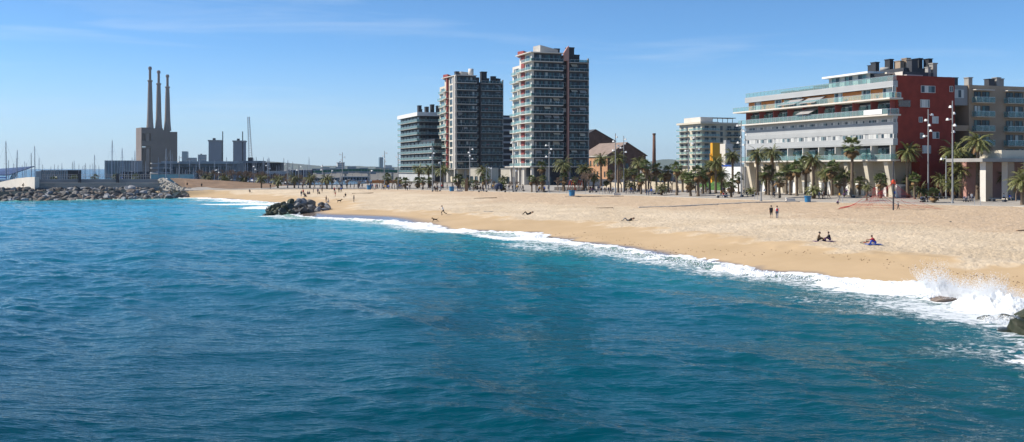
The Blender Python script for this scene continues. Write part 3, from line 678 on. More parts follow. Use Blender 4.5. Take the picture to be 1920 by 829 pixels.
for x, y, h in ((1, M1 + 6, 4.2), (3.5, M1 + 2, 3.4), (6.5, M1 + 3, 4.6), (9, M1 + 1.5, 4.0), (11.2, M1 + 2, 5.2), (14, M1 + 3, 5), (4, M1 + 16, 3)): chimney_block(b, x, y, 33, 1.5, 2.6, h - .6, 'slate_dark')
c = MB(); c.box(-1.0, -.04, -.8, M, 0, 4.1, 0); b.part('ground_storey', c, 'far_pale')
O = at(943, 500); b = Bld('apartment_block', 'narrow slice of a banded grey block seen in the gap between the two towers', 'apartment block', (*O, 3.2))
c = MB(); c.box(-6, 16, 0, 20, 0, 33); b.part('wall', c, 'slate')
for k in range(10):
    c = MB(); c.box(-6.2, 16, -1.4, -.01, 4 + k * 3, 4.9 + k * 3); b.part('balcony', c, 'far_pale')
# ---------------------------------------------------------------- low walls (podium) by the towers, sun and shade put into their colours
def simple_wall(name, label, cat, px0, px1, d, zt, m, dep=8, zb=3.0, wins=0, wm='pane_dark', rot=RA):
    O = at(px0, d); b = Bld(name, label, cat, (*O, zb), rot); k = K(px1)
    L = (k * O[1] - O[0]) / (math.cos(rot) - k * math.sin(rot))
    c = MB(); c.box(0, L, 0, dep, 0, zt - zb, 0); b.part('wall', c, m)
    c = MB(); c.box(-.12, L + .12, -.12, dep + .12, zt - zb, zt - zb + .25); b.part('parapet', c, 'concrete_pale')
    for i in range(wins): b.win(L * (i + .5) / wins, -.03, .6, L / wins * .5, min(2.6, (zt - zb) * .45), pane=wm, frame='metal_dark', n=1)
    return b
simple_wall('podium_building', 'low cream building with a sunlit blank wall, just right of the left tower', 'podium building', 880, 906, 418, 9.6, 'cream', 10, 3, 3, 'pane_dark', R(-38))
simple_wall('podium_building', 'low grey-brown shaded wall block between the two towers', 'podium building', 907, 941, 436, 9.8, 'beige', 10, 3, 4)
simple_wall('podium_building', 'low cream building with a sunlit wall, touching the right tower', 'podium building', 939, 966, 388, 9.2, 'cream', 10, 3, 3, 'pane_dark', R(-38))
# ---------------------------------------------------------------- brick warehouses
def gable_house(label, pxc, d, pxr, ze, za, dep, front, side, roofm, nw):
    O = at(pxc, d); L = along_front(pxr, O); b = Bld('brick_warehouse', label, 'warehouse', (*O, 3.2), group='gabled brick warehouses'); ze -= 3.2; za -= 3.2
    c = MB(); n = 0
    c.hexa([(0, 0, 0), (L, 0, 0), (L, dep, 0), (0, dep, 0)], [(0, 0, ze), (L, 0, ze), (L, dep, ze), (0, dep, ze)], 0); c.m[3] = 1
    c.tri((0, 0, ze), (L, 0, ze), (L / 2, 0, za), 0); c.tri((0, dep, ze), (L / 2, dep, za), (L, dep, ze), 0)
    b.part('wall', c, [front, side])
    c = MB(); t = .35; o = .6
    for sx in (0, 1):
        x0, x1 = (-o, L / 2) if sx == 0 else (L + o, L / 2); zl = ze - o * (za - ze) / (L / 2)
        c.hexa([(x0, -o, zl + .03), (x1, -o, za + .03), (x1, dep + o, za + .03), (x0, dep + o, zl + .03)], [(x0, -o, zl + t), (x1, -o, za + t), (x1, dep + o, za + t), (x0, dep + o, zl + t)])
    b.part('roof', c, roofm)
    c = MB(); c.box(-.65, -.1, -.7, dep + .6, ze - .75, ze - .1); b.part('cornice', c, 'concrete_pale')
    for k in range(nw):
        for r in range(2):
            if ze > 9: b.win(-.03, 3 + k * (dep - 6) / max(1, nw - 1), 2.2 + r * 5.2, 1.3, 2.6, side='left', pane='pane_dark', frame='beige_dark', n=2)
    for x in (L * .28, L * .5, L * .72): b.win(x, -.03, ze * .45, 1.6, 3.0, pane='pane_dark', frame='metal_dark', n=2)
    return b
gable_house('brick warehouse with a tiled gable roof and orange sunlit side wall behind the palms', 1139, 470, 1211, zz(291, 470), zz(268, 475), 30, 'brick_brown', 'brick_orange', 'roof_tile', 7)  # shaded front and sunlit side put into separate brick colours
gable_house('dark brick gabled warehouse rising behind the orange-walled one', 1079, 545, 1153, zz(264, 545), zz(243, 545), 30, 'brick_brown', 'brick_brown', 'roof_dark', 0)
O = at(1226.5, 470); t = thing('brick_chimney', 'tall slim dark red brick factory chimney standing alone against the sky', 'chimney', (*O, 3.2))
MB().tube((0, 0, 0), (0, 0, 3), 1.15, 1.15, 12).build('plinth', 'brick_brown', t); MB().tube((0, 0, 3), (0, 0, zz(253, 470) - 3.2), .98, .66, 16).build('shaft', 'brick_brown', t, smooth=True)
MB().tube((0, 0, zz(253, 470) - 3.2), (0, 0, zz(250, 470) - 3.2), .8, .78, 16).build('crown_ring', 'brick_brown', t)
simple_wall('low_building', 'low grey-brown building half hidden by palms below the brick chimney', 'building', 1212, 1272, 420, 8.6, 'grey_wall', 8, 3, 6)
# ---------------------------------------------------------------- pale block with wrap balconies in the middle distance
O = at(1316, 510); b = Bld('apartment_block', 'pale stone apartment block with white wrap-around balconies and rooftop pergola, behind the palms', 'apartment block', (*O, 3.2))
L = along_front(1389, O); M = along_left(1274, O); H_ = zz(232, 510) - 3.2
c = MB(); c.box(0, L, 0, M, 0, H_, 0, left=1); b.part('wall', c, ['beige', 'cream'])  # beige front and cream left put shade and sun into the stone
c = MB(); c.box(-1.6, L * .4, -1.4, M + .4, H_, H_ + 1.0, 0); c.box(L * .4, L + .3, -.4, M, H_, H_ + .8, 0); b.part('roof', c, 'cream')
c = MB(); c.box(1, L * .35, 3, M - 3, H_ + 1, H_ + 3.6, 0); b.part('penthouse', c, 'white_render')
c = MB(); c.box(L * .35, L - 1, 3, 9, H_ + 3.2, H_ + 3.5); [c.box(L * .35 + i * 3, L * .35 + i * 3 + .2, 3.1, 3.3, H_ + .8, H_ + 3.2) for i in range(5)]; b.part('pergola', c, 'metal_dark')
for k in range(7):
    z = H_ - 3.3 - k * 3.02
    c = MB(); c.box(-1.7, .02, -1.5, M * .45, z - .2, z, 0); c.box(.021, L * .42, -1.5, .02, z - .2, z, 0)
    bal = b.part('balcony', c, 'white_render'); b.part('railing', rail_mb([(-1.68, M * .45), (-1.68, -1.45), (L * .42, -1.45)], z, 1.05), ['rail', 'aluminium'], parent=bal)
    c = MB(); c.box(-1.7, .02, M * .55, M + .3, z - .2, z, 0); bal = b.part('balcony', c, 'white_render'); b.part('railing', rail_mb([(-1.68, M + .25), (-1.68, M * .55)], z, 1.05), ['rail', 'aluminium'], parent=bal)
    c = MB(); c.box(L * .6, L, -1.1, .02, z - .2, z, 0); bal = b.part('balcony', c, 'beige'); b.part('railing', rail_mb([(L * .6, -1.05), (L, -1.05)], z, 1.0), ['rail_shaded', 'aluminium'], parent=bal)
    for x, wd in ((L * .12, 2.2), (L * .30, 2.6), (L * .5, 1.4), (L * .7, 2.2), (L * .88, 2.4)): b.win(x, -.03, z + .1, wd, 2.1, pane='pane_dark', frame='metal_dark', n=2)
    for y, wd in ((M * .12, 2.6), (M * .32, 2.4), (M * .66, 2.2), (M * .86, 2.6)): b.win(-.03, y, z + .1, wd, 2.1, side='left', pane='pane', n=2)
# yellow-orange clad stair tower, white annex behind
O = at(1336, 395); b = Bld('stair_tower', 'bright orange-yellow stair tower rising above the palms', 'tower', (*O, 3.2))
c = MB(); Lw = along_front(1350, O); c.box(0, Lw, 0, 1.6, 4, zz(268, 395) - 3.2, 0); b.part('upper_wall', c, 'orange_yellow')
c = MB(); c.box(0.0, Lw + 1.0, .4, 2.0, 0, zz(288, 395) - 3.2, 0); b.part('lower_wall', c, 'orange_yellow')
O = at(1360, 410); b = Bld('service_building', 'white service building with rooftop boxes right of the orange tower', 'building', (*O, 3.2))
c = MB(); c.box(0, 3.5, 0, 6, 0, 16.5); c.box(3.504, 8, 1, 6, 0, 14); b.part('wall', c, 'white_render'); c = MB(); c.box(1, 3, 1, 3, 16.5, 18); b.part('roof_box', c, 'grey_wall')
c = MB(); c.box(.8, 2.6, -.3, .01, 8, 11.8); b.part('dark_panel', c, 'slate')
c = MB(); c.hexa([(-3, -3, 7), (1.5, -3, 7), (1.5, -.5, 7.6), (-3, -.5, 7.6)], [(-3, -3, 7.15), (1.5, -3, 7.15), (1.5, -.5, 7.75), (-3, -.5, 7.75)]); b.part('blue_awning', c, 'blue_cloth')
# ---------------------------------------------------------------- the long beach-front block with its red end wall
DE = 205; O = at(1674.5, DE); b = Bld('apartment_block', 'long grey and orange beachfront block with glass balconies and a dark red end wall', 'apartment block', (*O, 3.2)); E = b
M = along_left(1398, O); L = along_front(1790, O); zg = 3.2
h = lambda py: zz(py, DE) - zg
c = MB(); zA, zB = h(300), h(144)
c.box(1.6, L - .01, .012, M, zA, h(184.5), 1, left=1); b.part('wall', c, ['brick_red', 'slate'])
c = MB(); c.box(1.0, L, 0, .4, zA - .3, h(140.6), 0); c.box(1.0, L, .401, 3, h(150), h(142), 0); c.box(6.9, L, 0.402, 5, -.4, zA, 0); c.box(6.9, L, -.004, .4, -.4, zA - .302, 0); c.box(L - .4, L - .002, .4, 16, -.4, h(142), 0); b.part('red_wall', c, 'brick_red')
c = MB(); c.box(-.02, 1.2, -.02, M, h(272), h(259.5), 0); c.box(-.02, 1.2, -.02, M, h(249.5), h(229), 0); c.box(-.02, 1.2, -.02, M, h(222), h(215.6), 0); c.box(-.02, 1.2, -.02, M + .3, h(163), h(151), 0)
c.box(.12, 1.2, 0, M, h(259.5), h(249.5), 0); c.box(.12, 1.2, 0, M, h(229), h(222), 0)
b.part('metal_cladding', c, 'grey_panel')
c = MB(); c.box(.9, 1.6, .1, M, h(184), h(163.5), 0); c.box(1.6, L, .41, M, h(184), h(163.5), 0); b.part('orange_wall', c, 'orange_wall')
c = MB(); c.box(.0, L - .1, .45, M, h(163), h(151) - .5, 0); b.part('roof', c, 'concrete')
b.part('roof_railing', rail_mb([(.1, M), (.1, 0.1), (1.3, .1)], h(151), h(141) - h(151), .05), ['rail', 'aluminium'])
def eb(z0, prot, y0, y1, front=None, rail=1.05, m='white_render'):
    c = MB(); c.box(-prot, 1.5, y0, y1, z0 - .32, z0, 0); bal = b.part('balcony', c, m)
    pts = [(-prot + .05, y1 - .05), (-prot + .05, y0 + .05)]
    if front: c2 = pts.append((front, y0 + .05))
    b.part('railing', rail_mb(pts, z0, rail), ['rail', 'aluminium'], parent=bal)
eb(h(183.6), 1.9, -1.2, M + 3.0, 1.0, 1.1); eb(h(214), 1.9, -.6, M + .6, 1.0, 1.1); eb(h(299), .9, -.4, M + 1.5, .98, 1.1)
# dividing screens and glazing in the recessed storeys
NB = 9
for (z0, z1, dk) in ((h(214), h(186), 1.7), (h(299), h(272.5), 1.55)):
    for i in range(NB + 1):
        y = .6 + (M - 1.2) * i / NB; c = MB(); c.box(-.2, 1.6, y - .12, y + .12, z0 + .01, z1, 0); b.part('divider', c, 'fin_red' if z0 > 14 else 'white_render')
    for i in range(NB):
        y = .6 + (M - 1.2) * (i + .5) / NB
        b.win(1.5, y - 1.0, z0 + .05, (M / NB) * .42, 2.35, side='left', pane='pane_green', n=2)
        b.win(1.5, y + 1.6, z0 + .05, (M / NB) * .3, 2.35, side='left', pane='pane_shut', n=1)
        c = MB(); c.box(-.6, 1.45, y + .25, y + .32, z0 + .05, z0 + 2.1, 0); b.part('glass_screen', c, 'rail')
for i, f in enumerate((.04, .17, .34, .62, .76, .92)):
    b.win(.85, M * f, h(183) + .05, 2.6 if i % 3 else 3.4, 2.1, side='left', pane='pane_shut', frame='white_paint', n=2)
    if i == 3: c = MB(); c.box(-1.2, .85, M * f + 2.2, M * f + 2.3, h(183) + .03, h(183) + 1.9); b.part('glass_screen', c, 'rail')
for (za, zb_) in ((h(259.2), h(249.8)), (h(228.7), h(222.3))):
    for i in range(13):
        wd = (3.3 if i % 3 else 3.9); b.win(.1, 1.9 + (M - 3.5) * i / 12.2, za + .08, wd * .86, zb_ - za - .16, side='left', pane='pane_shut', frame='white_paint', n=3, dep=.05, fr=.05)
# awnings
for y, z0, wd in ((M * .42, h(166), 6.0), (M * .56, h(166), 7), (M * .46, h(188.5), 5.0)):
    c = MB(); c.hexa([(.8, y, z0), (.8, y + wd, z0), (-2.3, y + wd, z0 - 1.5), (-2.3, y, z0 - 1.5)], [(.8, y, z0 + .05), (.8, y + wd, z0 + .05), (-2.3, y + wd, z0 - 1.44), (-2.3, y, z0 - 1.44)]); b.part('awning', c, 'awning')
# furniture glimpsed on balconies: planters
for i in range(16):
    y = random.uniform(2, M - 2); z0 = random.choice([h(214), h(183.6), h(299)]); hh = random.uniform(.7, 1.7); c = MB(); c.tube((-.5, y, z0), (-.5, y, z0 + .4), .2, .26, 8, 0)
    for j in range(14):
        a = random.uniform(0, 6.3); r = random.uniform(.2, .5); c.tri((-.5, y, z0 + .35), (-.5 + r * math.cos(a), y + r * math.sin(a), z0 + hh * random.uniform(.6, 1)), (-.5 + r * math.cos(a + .5), y + r * math.sin(a + .5), z0 + hh * random.uniform(.5, .9)), 1)
    b.part('balcony_plant', c, ['pink', 'palm_leaf_b'])
c = MB(); c.box(-1.99, -1.93, 1.0, 6.6, h(213.6), h(204.5)); b.part('white_banner', c, 'white_paint')
# windows in the red wall
for pxw, y0, y1, wd, pn in ((1740, 173.5, 161.5, 3.6, 'pane_shut'), (1734, 201, 187.5, 2.3, 'pane_shut'), (1753.5, 231, 219, 1.5, 'pane_shut'), (1754.5, 259.5, 248, 1.6, 'pane_shut'), (1737, 287, 273.5, 2.1, 'pane_shut'),
                             (1676.5, 172, 161, .7, 'pane'), (1677, 230, 222, .6, 'pane'), (1678, 259, 251, .6, 'pane'), (1726, 229, 220, .8, 'pane_dark'), (1728, 259, 250, .7, 'pane_dark'), (1783.5, 172, 162, .8, 'pane_dark')):
    x = along_front(pxw, O); dd = O[1] + x * SA; b.win(x, -.012, zz(y0, dd) - zg, wd, zz(y1, dd) - zz(y0, dd), pane=pn, frame='white_paint', n=2, dep=.07, fr=.06)
c = MB(); c.box(1.3, 4.2, -.3, .3, h(200), h(187.5)); b.part('corner_window', c, 'rail')
# ground storey: arcade back wall, white doors, slanted pillars
c = MB(); c.box(3.5, 6.8, 3.0, M + 6, h(345), zA - .05, 0); c.box(3.44, 6.8, 3, M + 6, h(355), h(345), 1); c.box(3.5, 6.8, 3, M + 6, -.4, h(355), 2); b.part('arcade_wall', c, ['cream', 'grey_wall', 'concrete_pale'])
for i in range(12):
    y = 3.8 + i * (M + .5) / 12; c = MB(); c.box(3.3, 3.48, y, y + 3.0, -.3, 3.0); b.part('white_door', c, 'white_paint')
c = MB(); c.box(-.2, 6.8, .41, M + .6, zA - .35, zA - .06, 0); b.part('arcade_ceiling', c, 'beige')
for i in range(9):
    y = 2.2 + (M - 3) * i / 8; c = MB()
    c.hexa([(1.6, y - .45, -.4), (2.7, y - .45, -.4), (2.7, y + .45, -.4), (1.6, y + .45, -.4)], [(-.1, y - .6, zA - .36), (1.6, y - .6, zA - .36), (1.6, y + .6, zA - .36), (-.1, y + .6, zA - .36)])
    b.part('slanted_pillar', c, 'cream')
c = MB(); c.box(1.4, 6.85, 2.4, 3.0, -.4, zA - .4, 0); c.box(1.4, 6.85, .5, .9, -.4, 3.0, 1); b.part('end_wall', c, ['beige', 'white_paint'])
c = MB(); c.box(2.5, 3.9, .42, .5, -.3, 2.6); b.part('door', c, 'grey_wall')
# white ground-floor extension at the far end
c = MB(); c.box(-.6, 5.0, M + .7, M + 9, -.4, h(312) , 0); b.part('end_extension', c, 'white_paint')
# rooftop: pergolas, white penthouses, chimney clusters
c = MB()
for y0, y1, x0, zt in ((8, 19, 4, h(141)), (20, 33, 5, h(137)), (34, 40, 6, h(140)), (41, 46, 5, h(141))): c.box(x0, x0 + 4, y0, y1, zt - .3, zt); [c.box(x0 + .1, x0 + .25, y, y + .15, h(152), zt - .3) for y in np.linspace(y0, y1 - .2, 4)]
b.part('roof_pergola', c, 'metal_dark')
c = MB(); x0 = 3.4; c.box(x0, x0 + 9, 11, 25, h(151), h(128), 0, left=1); c.box(x0 + .8, x0 + 9, 2, 10.99, h(151), h(131), 0, left=1); b.part('penthouse', c, ['slate', 'white_render'])  # slate front has its shade painted in, left face keeps the sunlit render
c = MB(); c.box(x0 - 1.2, x0 + 9.5, 10.4, 26, h(128), h(124), 0); b.part('penthouse_roof', c, 'white_paint')
for y in (13.5, 18, 22.5): b.win(x0 - .03, y, h(146), 2.6, 1.9, side='left', pane='pane_green', n=2)
c = MB(); c.box(8, 15, 6, 17, h(128), h(119), 0); b.part('upper_penthouse', c, 'slate')
for i, (x, y, hh) in enumerate(((8.2, 15, 2.2), (9.5, 12, 2.6), (10.2, 9.5, 2.0), (11.5, 9, 2.6), (13, 7, 2.4), (14.3, 5.5, 2.2), (8.6, 16.5, 1.7), (12, 12, 2.3))): chimney_block(b, x, y, h(119.5), 1.0, 1.6, hh, 'beige_dark' if i in (2, 3) else 'slate_dark')
c = MB(); c.tube((9.9, 13.6, h(119)), (9.9, 13.6, h(112)), 1.3, n=18); b.part('roof_drum', c, 'concrete', True)
c = MB(); c.tube((11, 8, h(112)), (11, 8, h(98)), .06, .04, 5); c.tube((10.5, 8, h(102)), (11.5, 8, h(102)), .03, n=5); b.part('antenna', c, 'metal_grey')
c = MB(); c.box(3.6, 13.5, 5, 13, h(143), h(130), 0); b.part('rooftop_room', c, 'slate_dark')
c = MB(); c.box(2.2, 7.4, 4.4, 5.0, h(134), h(131)); b.part('rooftop_canopy', c, 'cream')
chimney_block(b, 9.3, 5, h(130), 1.6, 1.6, 3.0, 'slate'); chimney_block(b, 12.2, 2, h(142), 1.1, 1.1, 3.3, 'concrete'); chimney_block(b, 10.9, 2, h(142), .7, .9, 2.4, 'concrete'); chimney_block(b, 11.2, 12, h(142), 1.2, 1.2, 2.3, 'concrete')
c = MB(); c.box(4.4, 8.6, 1, 3, h(142), h(137.5)); b.part('roof_box', c, 'concrete_pale')
# ---------------------------------------------------------------- brown block on the far right
OF = (O[0] + CA * L - SA * 1.0, O[1] + SA * L + CA * 1.0); b = Bld('apartment_block', 'brown apartment block with green glass balconies and paired roof chimneys, rightmost building', 'apartment block', (*OF, 3.2))
zt = h(153); W_ = 30; A0 = along_front(1817, OF) - 0
c = MB(); c.box(A0, W_, 0, 14, -.4, zt, 0); c.box(.02, A0, 5, 14, -.4, zt - .2, 1); b.part('wall', c, ['beige_dark', 'slate'])
c = MB(); c.box(0.02, A0 - .01, .4, 4.99, h(193), h(154), 0); b.part('bridge_panel', c, 'grey_wall')
b.win(A0 * .45, .37, h(178), 3.0, 1.6, pane='pane_shut', n=2)
c = MB(); c.box(0.02, A0 - .01, .1, .5, h(243), h(232), 0); b.part('bridge_panel', c, 'beige_dark')
for j, pc in enumerate((1840, 1901, 1960)):
    xc = along_front(pc, OF)
    for k, py in enumerate((187, 214.5, 243, 271, 299)):
        z = h(py); wd = 5.2 if j == 0 else 5.8; c = MB(); c.box(xc - wd / 2, xc + wd / 2, -1.3, .01, z - .2, z, 0); bal = b.part('balcony', c, 'beige')
        b.part('railing', rail_mb([(xc - wd / 2 + .04, -.05), (xc - wd / 2 + .04, -1.26), (xc + wd / 2 - .04, -1.26), (xc + wd / 2 - .04, -.05)], z, 1.15), ['rail', 'aluminium'], parent=bal)
        b.win(xc - wd * .22, -.02, z + .05, wd * .32, 2.25, pane='pane_shut' if k % 2 else 'pane', frame='metal_dark', n=2); b.win(xc + wd * .22, -.02, z + .05, wd * .36, 2.25, pane='pane', frame='metal_dark', n=2)
        if k == 0: c = MB(); c.box(xc - wd / 2, xc + wd / 2, -1.2, .02, z + 2.6, z + 2.75); b.part('canopy', c, 'white_render')
for pc in (1774, 1800, 1812, 1853, 1878, 1893, 1907, 1913): chimney_block(b, along_front(pc, OF), 3.5 + (pc % 3), zt - .1, 1.1 if pc != 1878 else 1.7, 1.3, 2.0 + .4 * (pc % 2), 'concrete' if pc % 2 else 'slate')
# ---------------------------------------------------------------- concrete porch with pillars, far right
DG = 190; OG = at(1842, DG); b = Bld('concrete_pergola', 'pale concrete porch on square pillars at the right edge of the promenade', 'porch', (*OG, 3.2)); g_ = lambda py: zz(py, DG) - 3.2
c = MB(); c.box(-1.6, 24, -1.6, 7.5, g_(303.5), g_(297), 0); b.part('roof_slab', c, 'concrete')
for i, (x, wd) in enumerate(((0, 1.7), (5.4, 1.7), (10.8, 1.7), (16.5, 1.7))):
    c = MB(); c.box(x, x + wd, -.8, .6, -.5, g_(303.6), 0, left=1); b.part('pillar', c, ['beige_dark', 'white_render'])  # sunlit left and shaded front painted as pale and brown faces
c = MB(); c.box(3.5, 24, 7.52, 9, -.5, g_(297), 0); b.part('back_wall', c, 'pink')
c = MB(); c.box(5.8, 24, 1, 7, g_(296.9), g_(281), 0); b.part('upper_box', c, 'cream')
# ================================================================ FAR LEFT: power station, marina, distant city
D0 = 1640; t = thing('power_station', 'disused power station with three tall tapering chimneys on a brown concrete block', 'power station', (K(265) * D0, D0, 3.4), R(34))
sz = lambda py: zz(py, D0) - 3.4; CO, SI = math.cos(R(34)), math.sin(R(34))
def af(px): k = K(px); return (k * D0 - K(265) * D0) / (CO - k * SI)
ML = 36
c = MB(); zt = sz(239)
# left part with two tall openings
c.box(0, 1.0, 0, ML, 0, zt, 0, left=1); u1, u2 = af(283.5), af(287.5)
c.box(u1, u2, 0, ML, 0, zt, 0, left=1); c.box(1.0, u1, 0, ML, sz(250), zt, 0); c.box(1.0, u1, 0, ML, sz(274), sz(264), 0); c.box(1.01, u1 - .01, 9, ML, sz(273.9), zt - 3, 2); c.box(1.0, u1, 0, ML * .3, sz(278), sz(276), 0)  # dark backs of the openings stand in for recess shade
t_o = t; c.box(1.01, u1 - .01, 12, ML, 0, sz(278), 2); c.box(af(274.5), af(280.5), 1.5, 11.9, 0, sz(278.2), 1); c.box(af(274.5), af(280), 1.5, 8.9, sz(263.9), sz(250.1), 1)  # inner piers take the lighter brick to paint in sunlight
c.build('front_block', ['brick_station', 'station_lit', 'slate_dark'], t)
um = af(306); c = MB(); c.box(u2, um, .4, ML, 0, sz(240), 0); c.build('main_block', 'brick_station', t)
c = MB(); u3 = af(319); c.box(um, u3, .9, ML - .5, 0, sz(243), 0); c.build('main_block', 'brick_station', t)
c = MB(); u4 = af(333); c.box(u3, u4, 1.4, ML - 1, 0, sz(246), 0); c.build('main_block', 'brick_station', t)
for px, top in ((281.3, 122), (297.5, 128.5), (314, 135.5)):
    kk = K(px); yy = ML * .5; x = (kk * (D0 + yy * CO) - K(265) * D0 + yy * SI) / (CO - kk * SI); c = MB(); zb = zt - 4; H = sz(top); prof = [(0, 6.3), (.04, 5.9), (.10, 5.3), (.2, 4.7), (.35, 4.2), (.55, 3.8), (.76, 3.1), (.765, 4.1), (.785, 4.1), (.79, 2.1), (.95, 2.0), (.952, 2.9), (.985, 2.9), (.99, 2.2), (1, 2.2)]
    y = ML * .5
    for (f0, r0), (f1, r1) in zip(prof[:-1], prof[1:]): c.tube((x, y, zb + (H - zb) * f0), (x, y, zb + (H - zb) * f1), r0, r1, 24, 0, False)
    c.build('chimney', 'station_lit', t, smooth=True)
c = MB(); c.box(-46, -1, -6, 30, 0, sz(307)); c.build('side_hall', 'brick_station', t)
# ---- two grey block towers
def block(name, label, cat, px0, px1, pt, d, m, dep=20, rot=R(14), zb=3.0, bands=0, topbits=False, grid=None, group=None, cols=0):
    O = at(px0, d); k = K(px1); L = (k * O[1] - O[0]) / (math.cos(rot) - k * math.sin(rot)); b = Bld(name, label, cat, (*O, zb), rot, group); H = zz(pt, d) - zb
    c = MB(); c.box(0, L, 0, dep, 0, H); b.part('wall', c, m)
    if topbits:
        c = MB(); c.box(-.6, L + .6, -.6, dep + .6, H, H + 1.2); b.part('roof', c, 'grey_wall')
        c = MB(); c.box(L * .3, L * .5, 3, 8, H + 1.2, H + 3); b.part('roof_box', c, 'slate')
    for i in range(bands):
        z = H * (i + .6) / bands; c = MB(); c.box(.5, L - .5, -.25, .1, z, z + H / bands * .45); b.part('window_band', c, 'far_glass' if m != 'slate_dark' else 'pane_dark')
    if grid:
        for i in range(grid[0]):
            for j in range(grid[1]): b.win(L * (i + .5) / grid[0], -.03, H * (j + .25) / grid[1], L / grid[0] * .55, H / grid[1] * .5, pane='pane_dark', frame='metal_dark', n=2)
    for i in range(cols): c = MB(); x = L * (i + .5) / cols; c.box(x - .2, x + .2, -.5, .0, 0, H); b.part('fin', c, 'far_pale')
    return b
bb = block('block_tower', 'grey slab tower with projecting roof, left of a matching pair on the skyline', 'tower block', 391, 414, 265, 900, 'far_wall', 14, R(10), topbits=True); c = MB(); c.box(12, 12.8, -.4, .02, 2, 40); bb.part('dark_strip', c, 'slate')
bb = block('block_tower', 'grey slab tower with projecting roof, right of a matching pair beside the crane', 'tower block', 437, 459, 266, 900, 'far_wall', 14, R(10), topbits=True); c = MB(); c.box(8, 8.8, -.4, .02, 2, 40); bb.part('dark_strip', c, 'slate')
block('distant_building', 'bluish distant office block just right of the power station', 'building', 341, 352, 284, 2500, 'far_glass', 30, bands=8)
block('distant_building', 'low bluish distant block right of the bluish office block', 'building', 353, 368, 296, 2500, 'far_wall', 30, bands=5)
block('distant_building', 'small dark distant block with chimneys, left of the grey slab towers', 'building', 371, 386, 291, 2300, 'far_wall', 30, bands=6, topbits=True)
block('glass_tower', 'slim blue glass tower on the skyline left of the banded block', 'skyscraper', 711.5, 718.5, 295, 3200, 'far_glass', 25, bands=10)
block('distant_building', 'low pale gridded block right of the slim glass tower', 'building', 722, 735, 310, 2800, 'far_pale', 25, bands=4)
block('distant_building', 'squat pale skyline tower with a penthouse above the green bridge', 'building', 633, 646, 306, 1700, 'far_pale', 20, bands=5, topbits=True)
# skyline houses
random.seed(3); x = 585
cols_ = ['pale', 'grey', 'dark', 'ochre']
while x < 752:
    wpx = random.uniform(6, 17); top = random.uniform(312, 319) if x > 600 else random.uniform(314, 318)
    m = random.choice(['far_wall', 'far_pale', 'slate', 'beige', 'far_wall'])
    block('city_house', 'small hazy city house in the low skyline row above the green bridge', 'house', x, x + wpx, top, random.uniform(1150, 1500), m, 15, R(8), bands=3, group='low skyline houses above the bridge'); x += wpx * .9
x = 415
while x < 500:
    wpx = random.uniform(8, 18); block('city_house', 'small hazy grey house in the row behind the crane', 'house', x, x + wpx, random.uniform(309, 316), random.uniform(1000, 1300), random.choice(['far_wall', 'slate', 'far_pale']), 15, R(8), bands=3, group='low houses behind the crane'); x += wpx
# curved glass marina building with white floor slabs
O = at(283, 470); b = Bld('marina_building', 'long low glass marina building with white curved floor slabs in front of the power station', 'marina building', (*O, 3.3), R(4)); L = (K(442) - K(283)) * 470
H = zz(305.5, 470) - 3.3
c = MB(); c.box(3, L, .5, 18, 0, H); b.part('glass_wall', c, 'grey_wall')
for k in range(4):
    z = H * (k + 1) / 4; y1 = L if k == 3 else 9
    c = MB(); P = [(1.5 - 2.2 * math.cos(a), 2 - 3.2 * math.sin(a)) for a in np.linspace(0, 1.57, 6)] + [(y1, -1.2), (y1, 6), (-.7, 6)]
    c.prism(P[::-1], z - .45, z); b.part('floor_slab', c, 'far_pale')
for i in range(26): b.win(6 + i * (L - 8) / 26, .46, 1.2, 1.1, H - 3.0, pane='pane_dark', frame='far_wall', n=2)
c = MB(); c.box(4, L, 3, 14, H, H + .8); b.part('roof_edge', c, 'far_pale')
# painted turquoise wall
O = at(283, 400); b = Bld('mural_wall', 'long low wall painted in turquoise and white beside the boulder ramp', 'painted wall', (*O, 3.2), 0); L = (K(364) - K(283)) * 400
c = MB(); c.box(0, L, 0, .4, 0, zz(327, 400) - 3.2); b.part('painted_face', c, 'mural'); c = MB(); c.box(-.1, L + .1, -.15, .5, zz(327, 400) - 3.2, zz(326, 400) - 3.2); b.part('coping', c, 'concrete_pale')
c = MB(); [c.box(i * 2.2, i * 2.2 + .08, .1, .2, zz(326, 400) - 3.2, zz(321, 400) - 3.2) for i in range(9)]; b.part('fence_posts', c, 'mast')
block('marina_hall', 'dark flat-roofed clubhouse behind the grey sea wall', 'building', 76, 128, 319, 390, 'slate_dark', 12, 0, cols=14)
block('marina_hall', 'pale low annex left of the dark clubhouse', 'building', 67, 77, 321, 392, 'far_pale', 8, 0)
block('marina_hall', 'long grey-brown shed behind the masts left of the power station', 'building', 196, 246, 301, 620, 'grey_wall', 25, R(5), cols=9)
block('marina_hall', 'small dark flat-roofed kiosk in front of the power station', 'building', 226, 262, 322, 430, 'slate', 12, 0, grid=(8, 1))
block('marina_hall', 'dark wide building with roof plant right of the slab towers', 'building', 452, 489, 306, 520, 'slate', 14, R(6), grid=(9, 3), topbits=True)
block('marina_hall', 'dark flat block at the right end of the marina row', 'building', 489, 526, 305, 560, 'slate_dark', 14, R(6), grid=(8, 3))
block('marina_hall', 'white low pavilion beside the dark blue hall', 'building', 498, 537, 321, 440, 'far_pale', 10, 0, grid=(9, 1))
block('marina_hall', 'dark blue flat-roofed hall left of the green bridge', 'building', 537, 577, 319, 450, 'navy', 12, 0, cols=8)
block('harbour_wall', 'low white boat shed under the left half of the green bridge', 'building', 590, 632, 333, 500, 'far_pale', 8, 0, grid=(8, 1)); block('harbour_wall', 'low white shed under the right half of the green bridge', 'building', 640, 690, 331, 520, 'far_pale', 8, 0, grid=(9, 1))
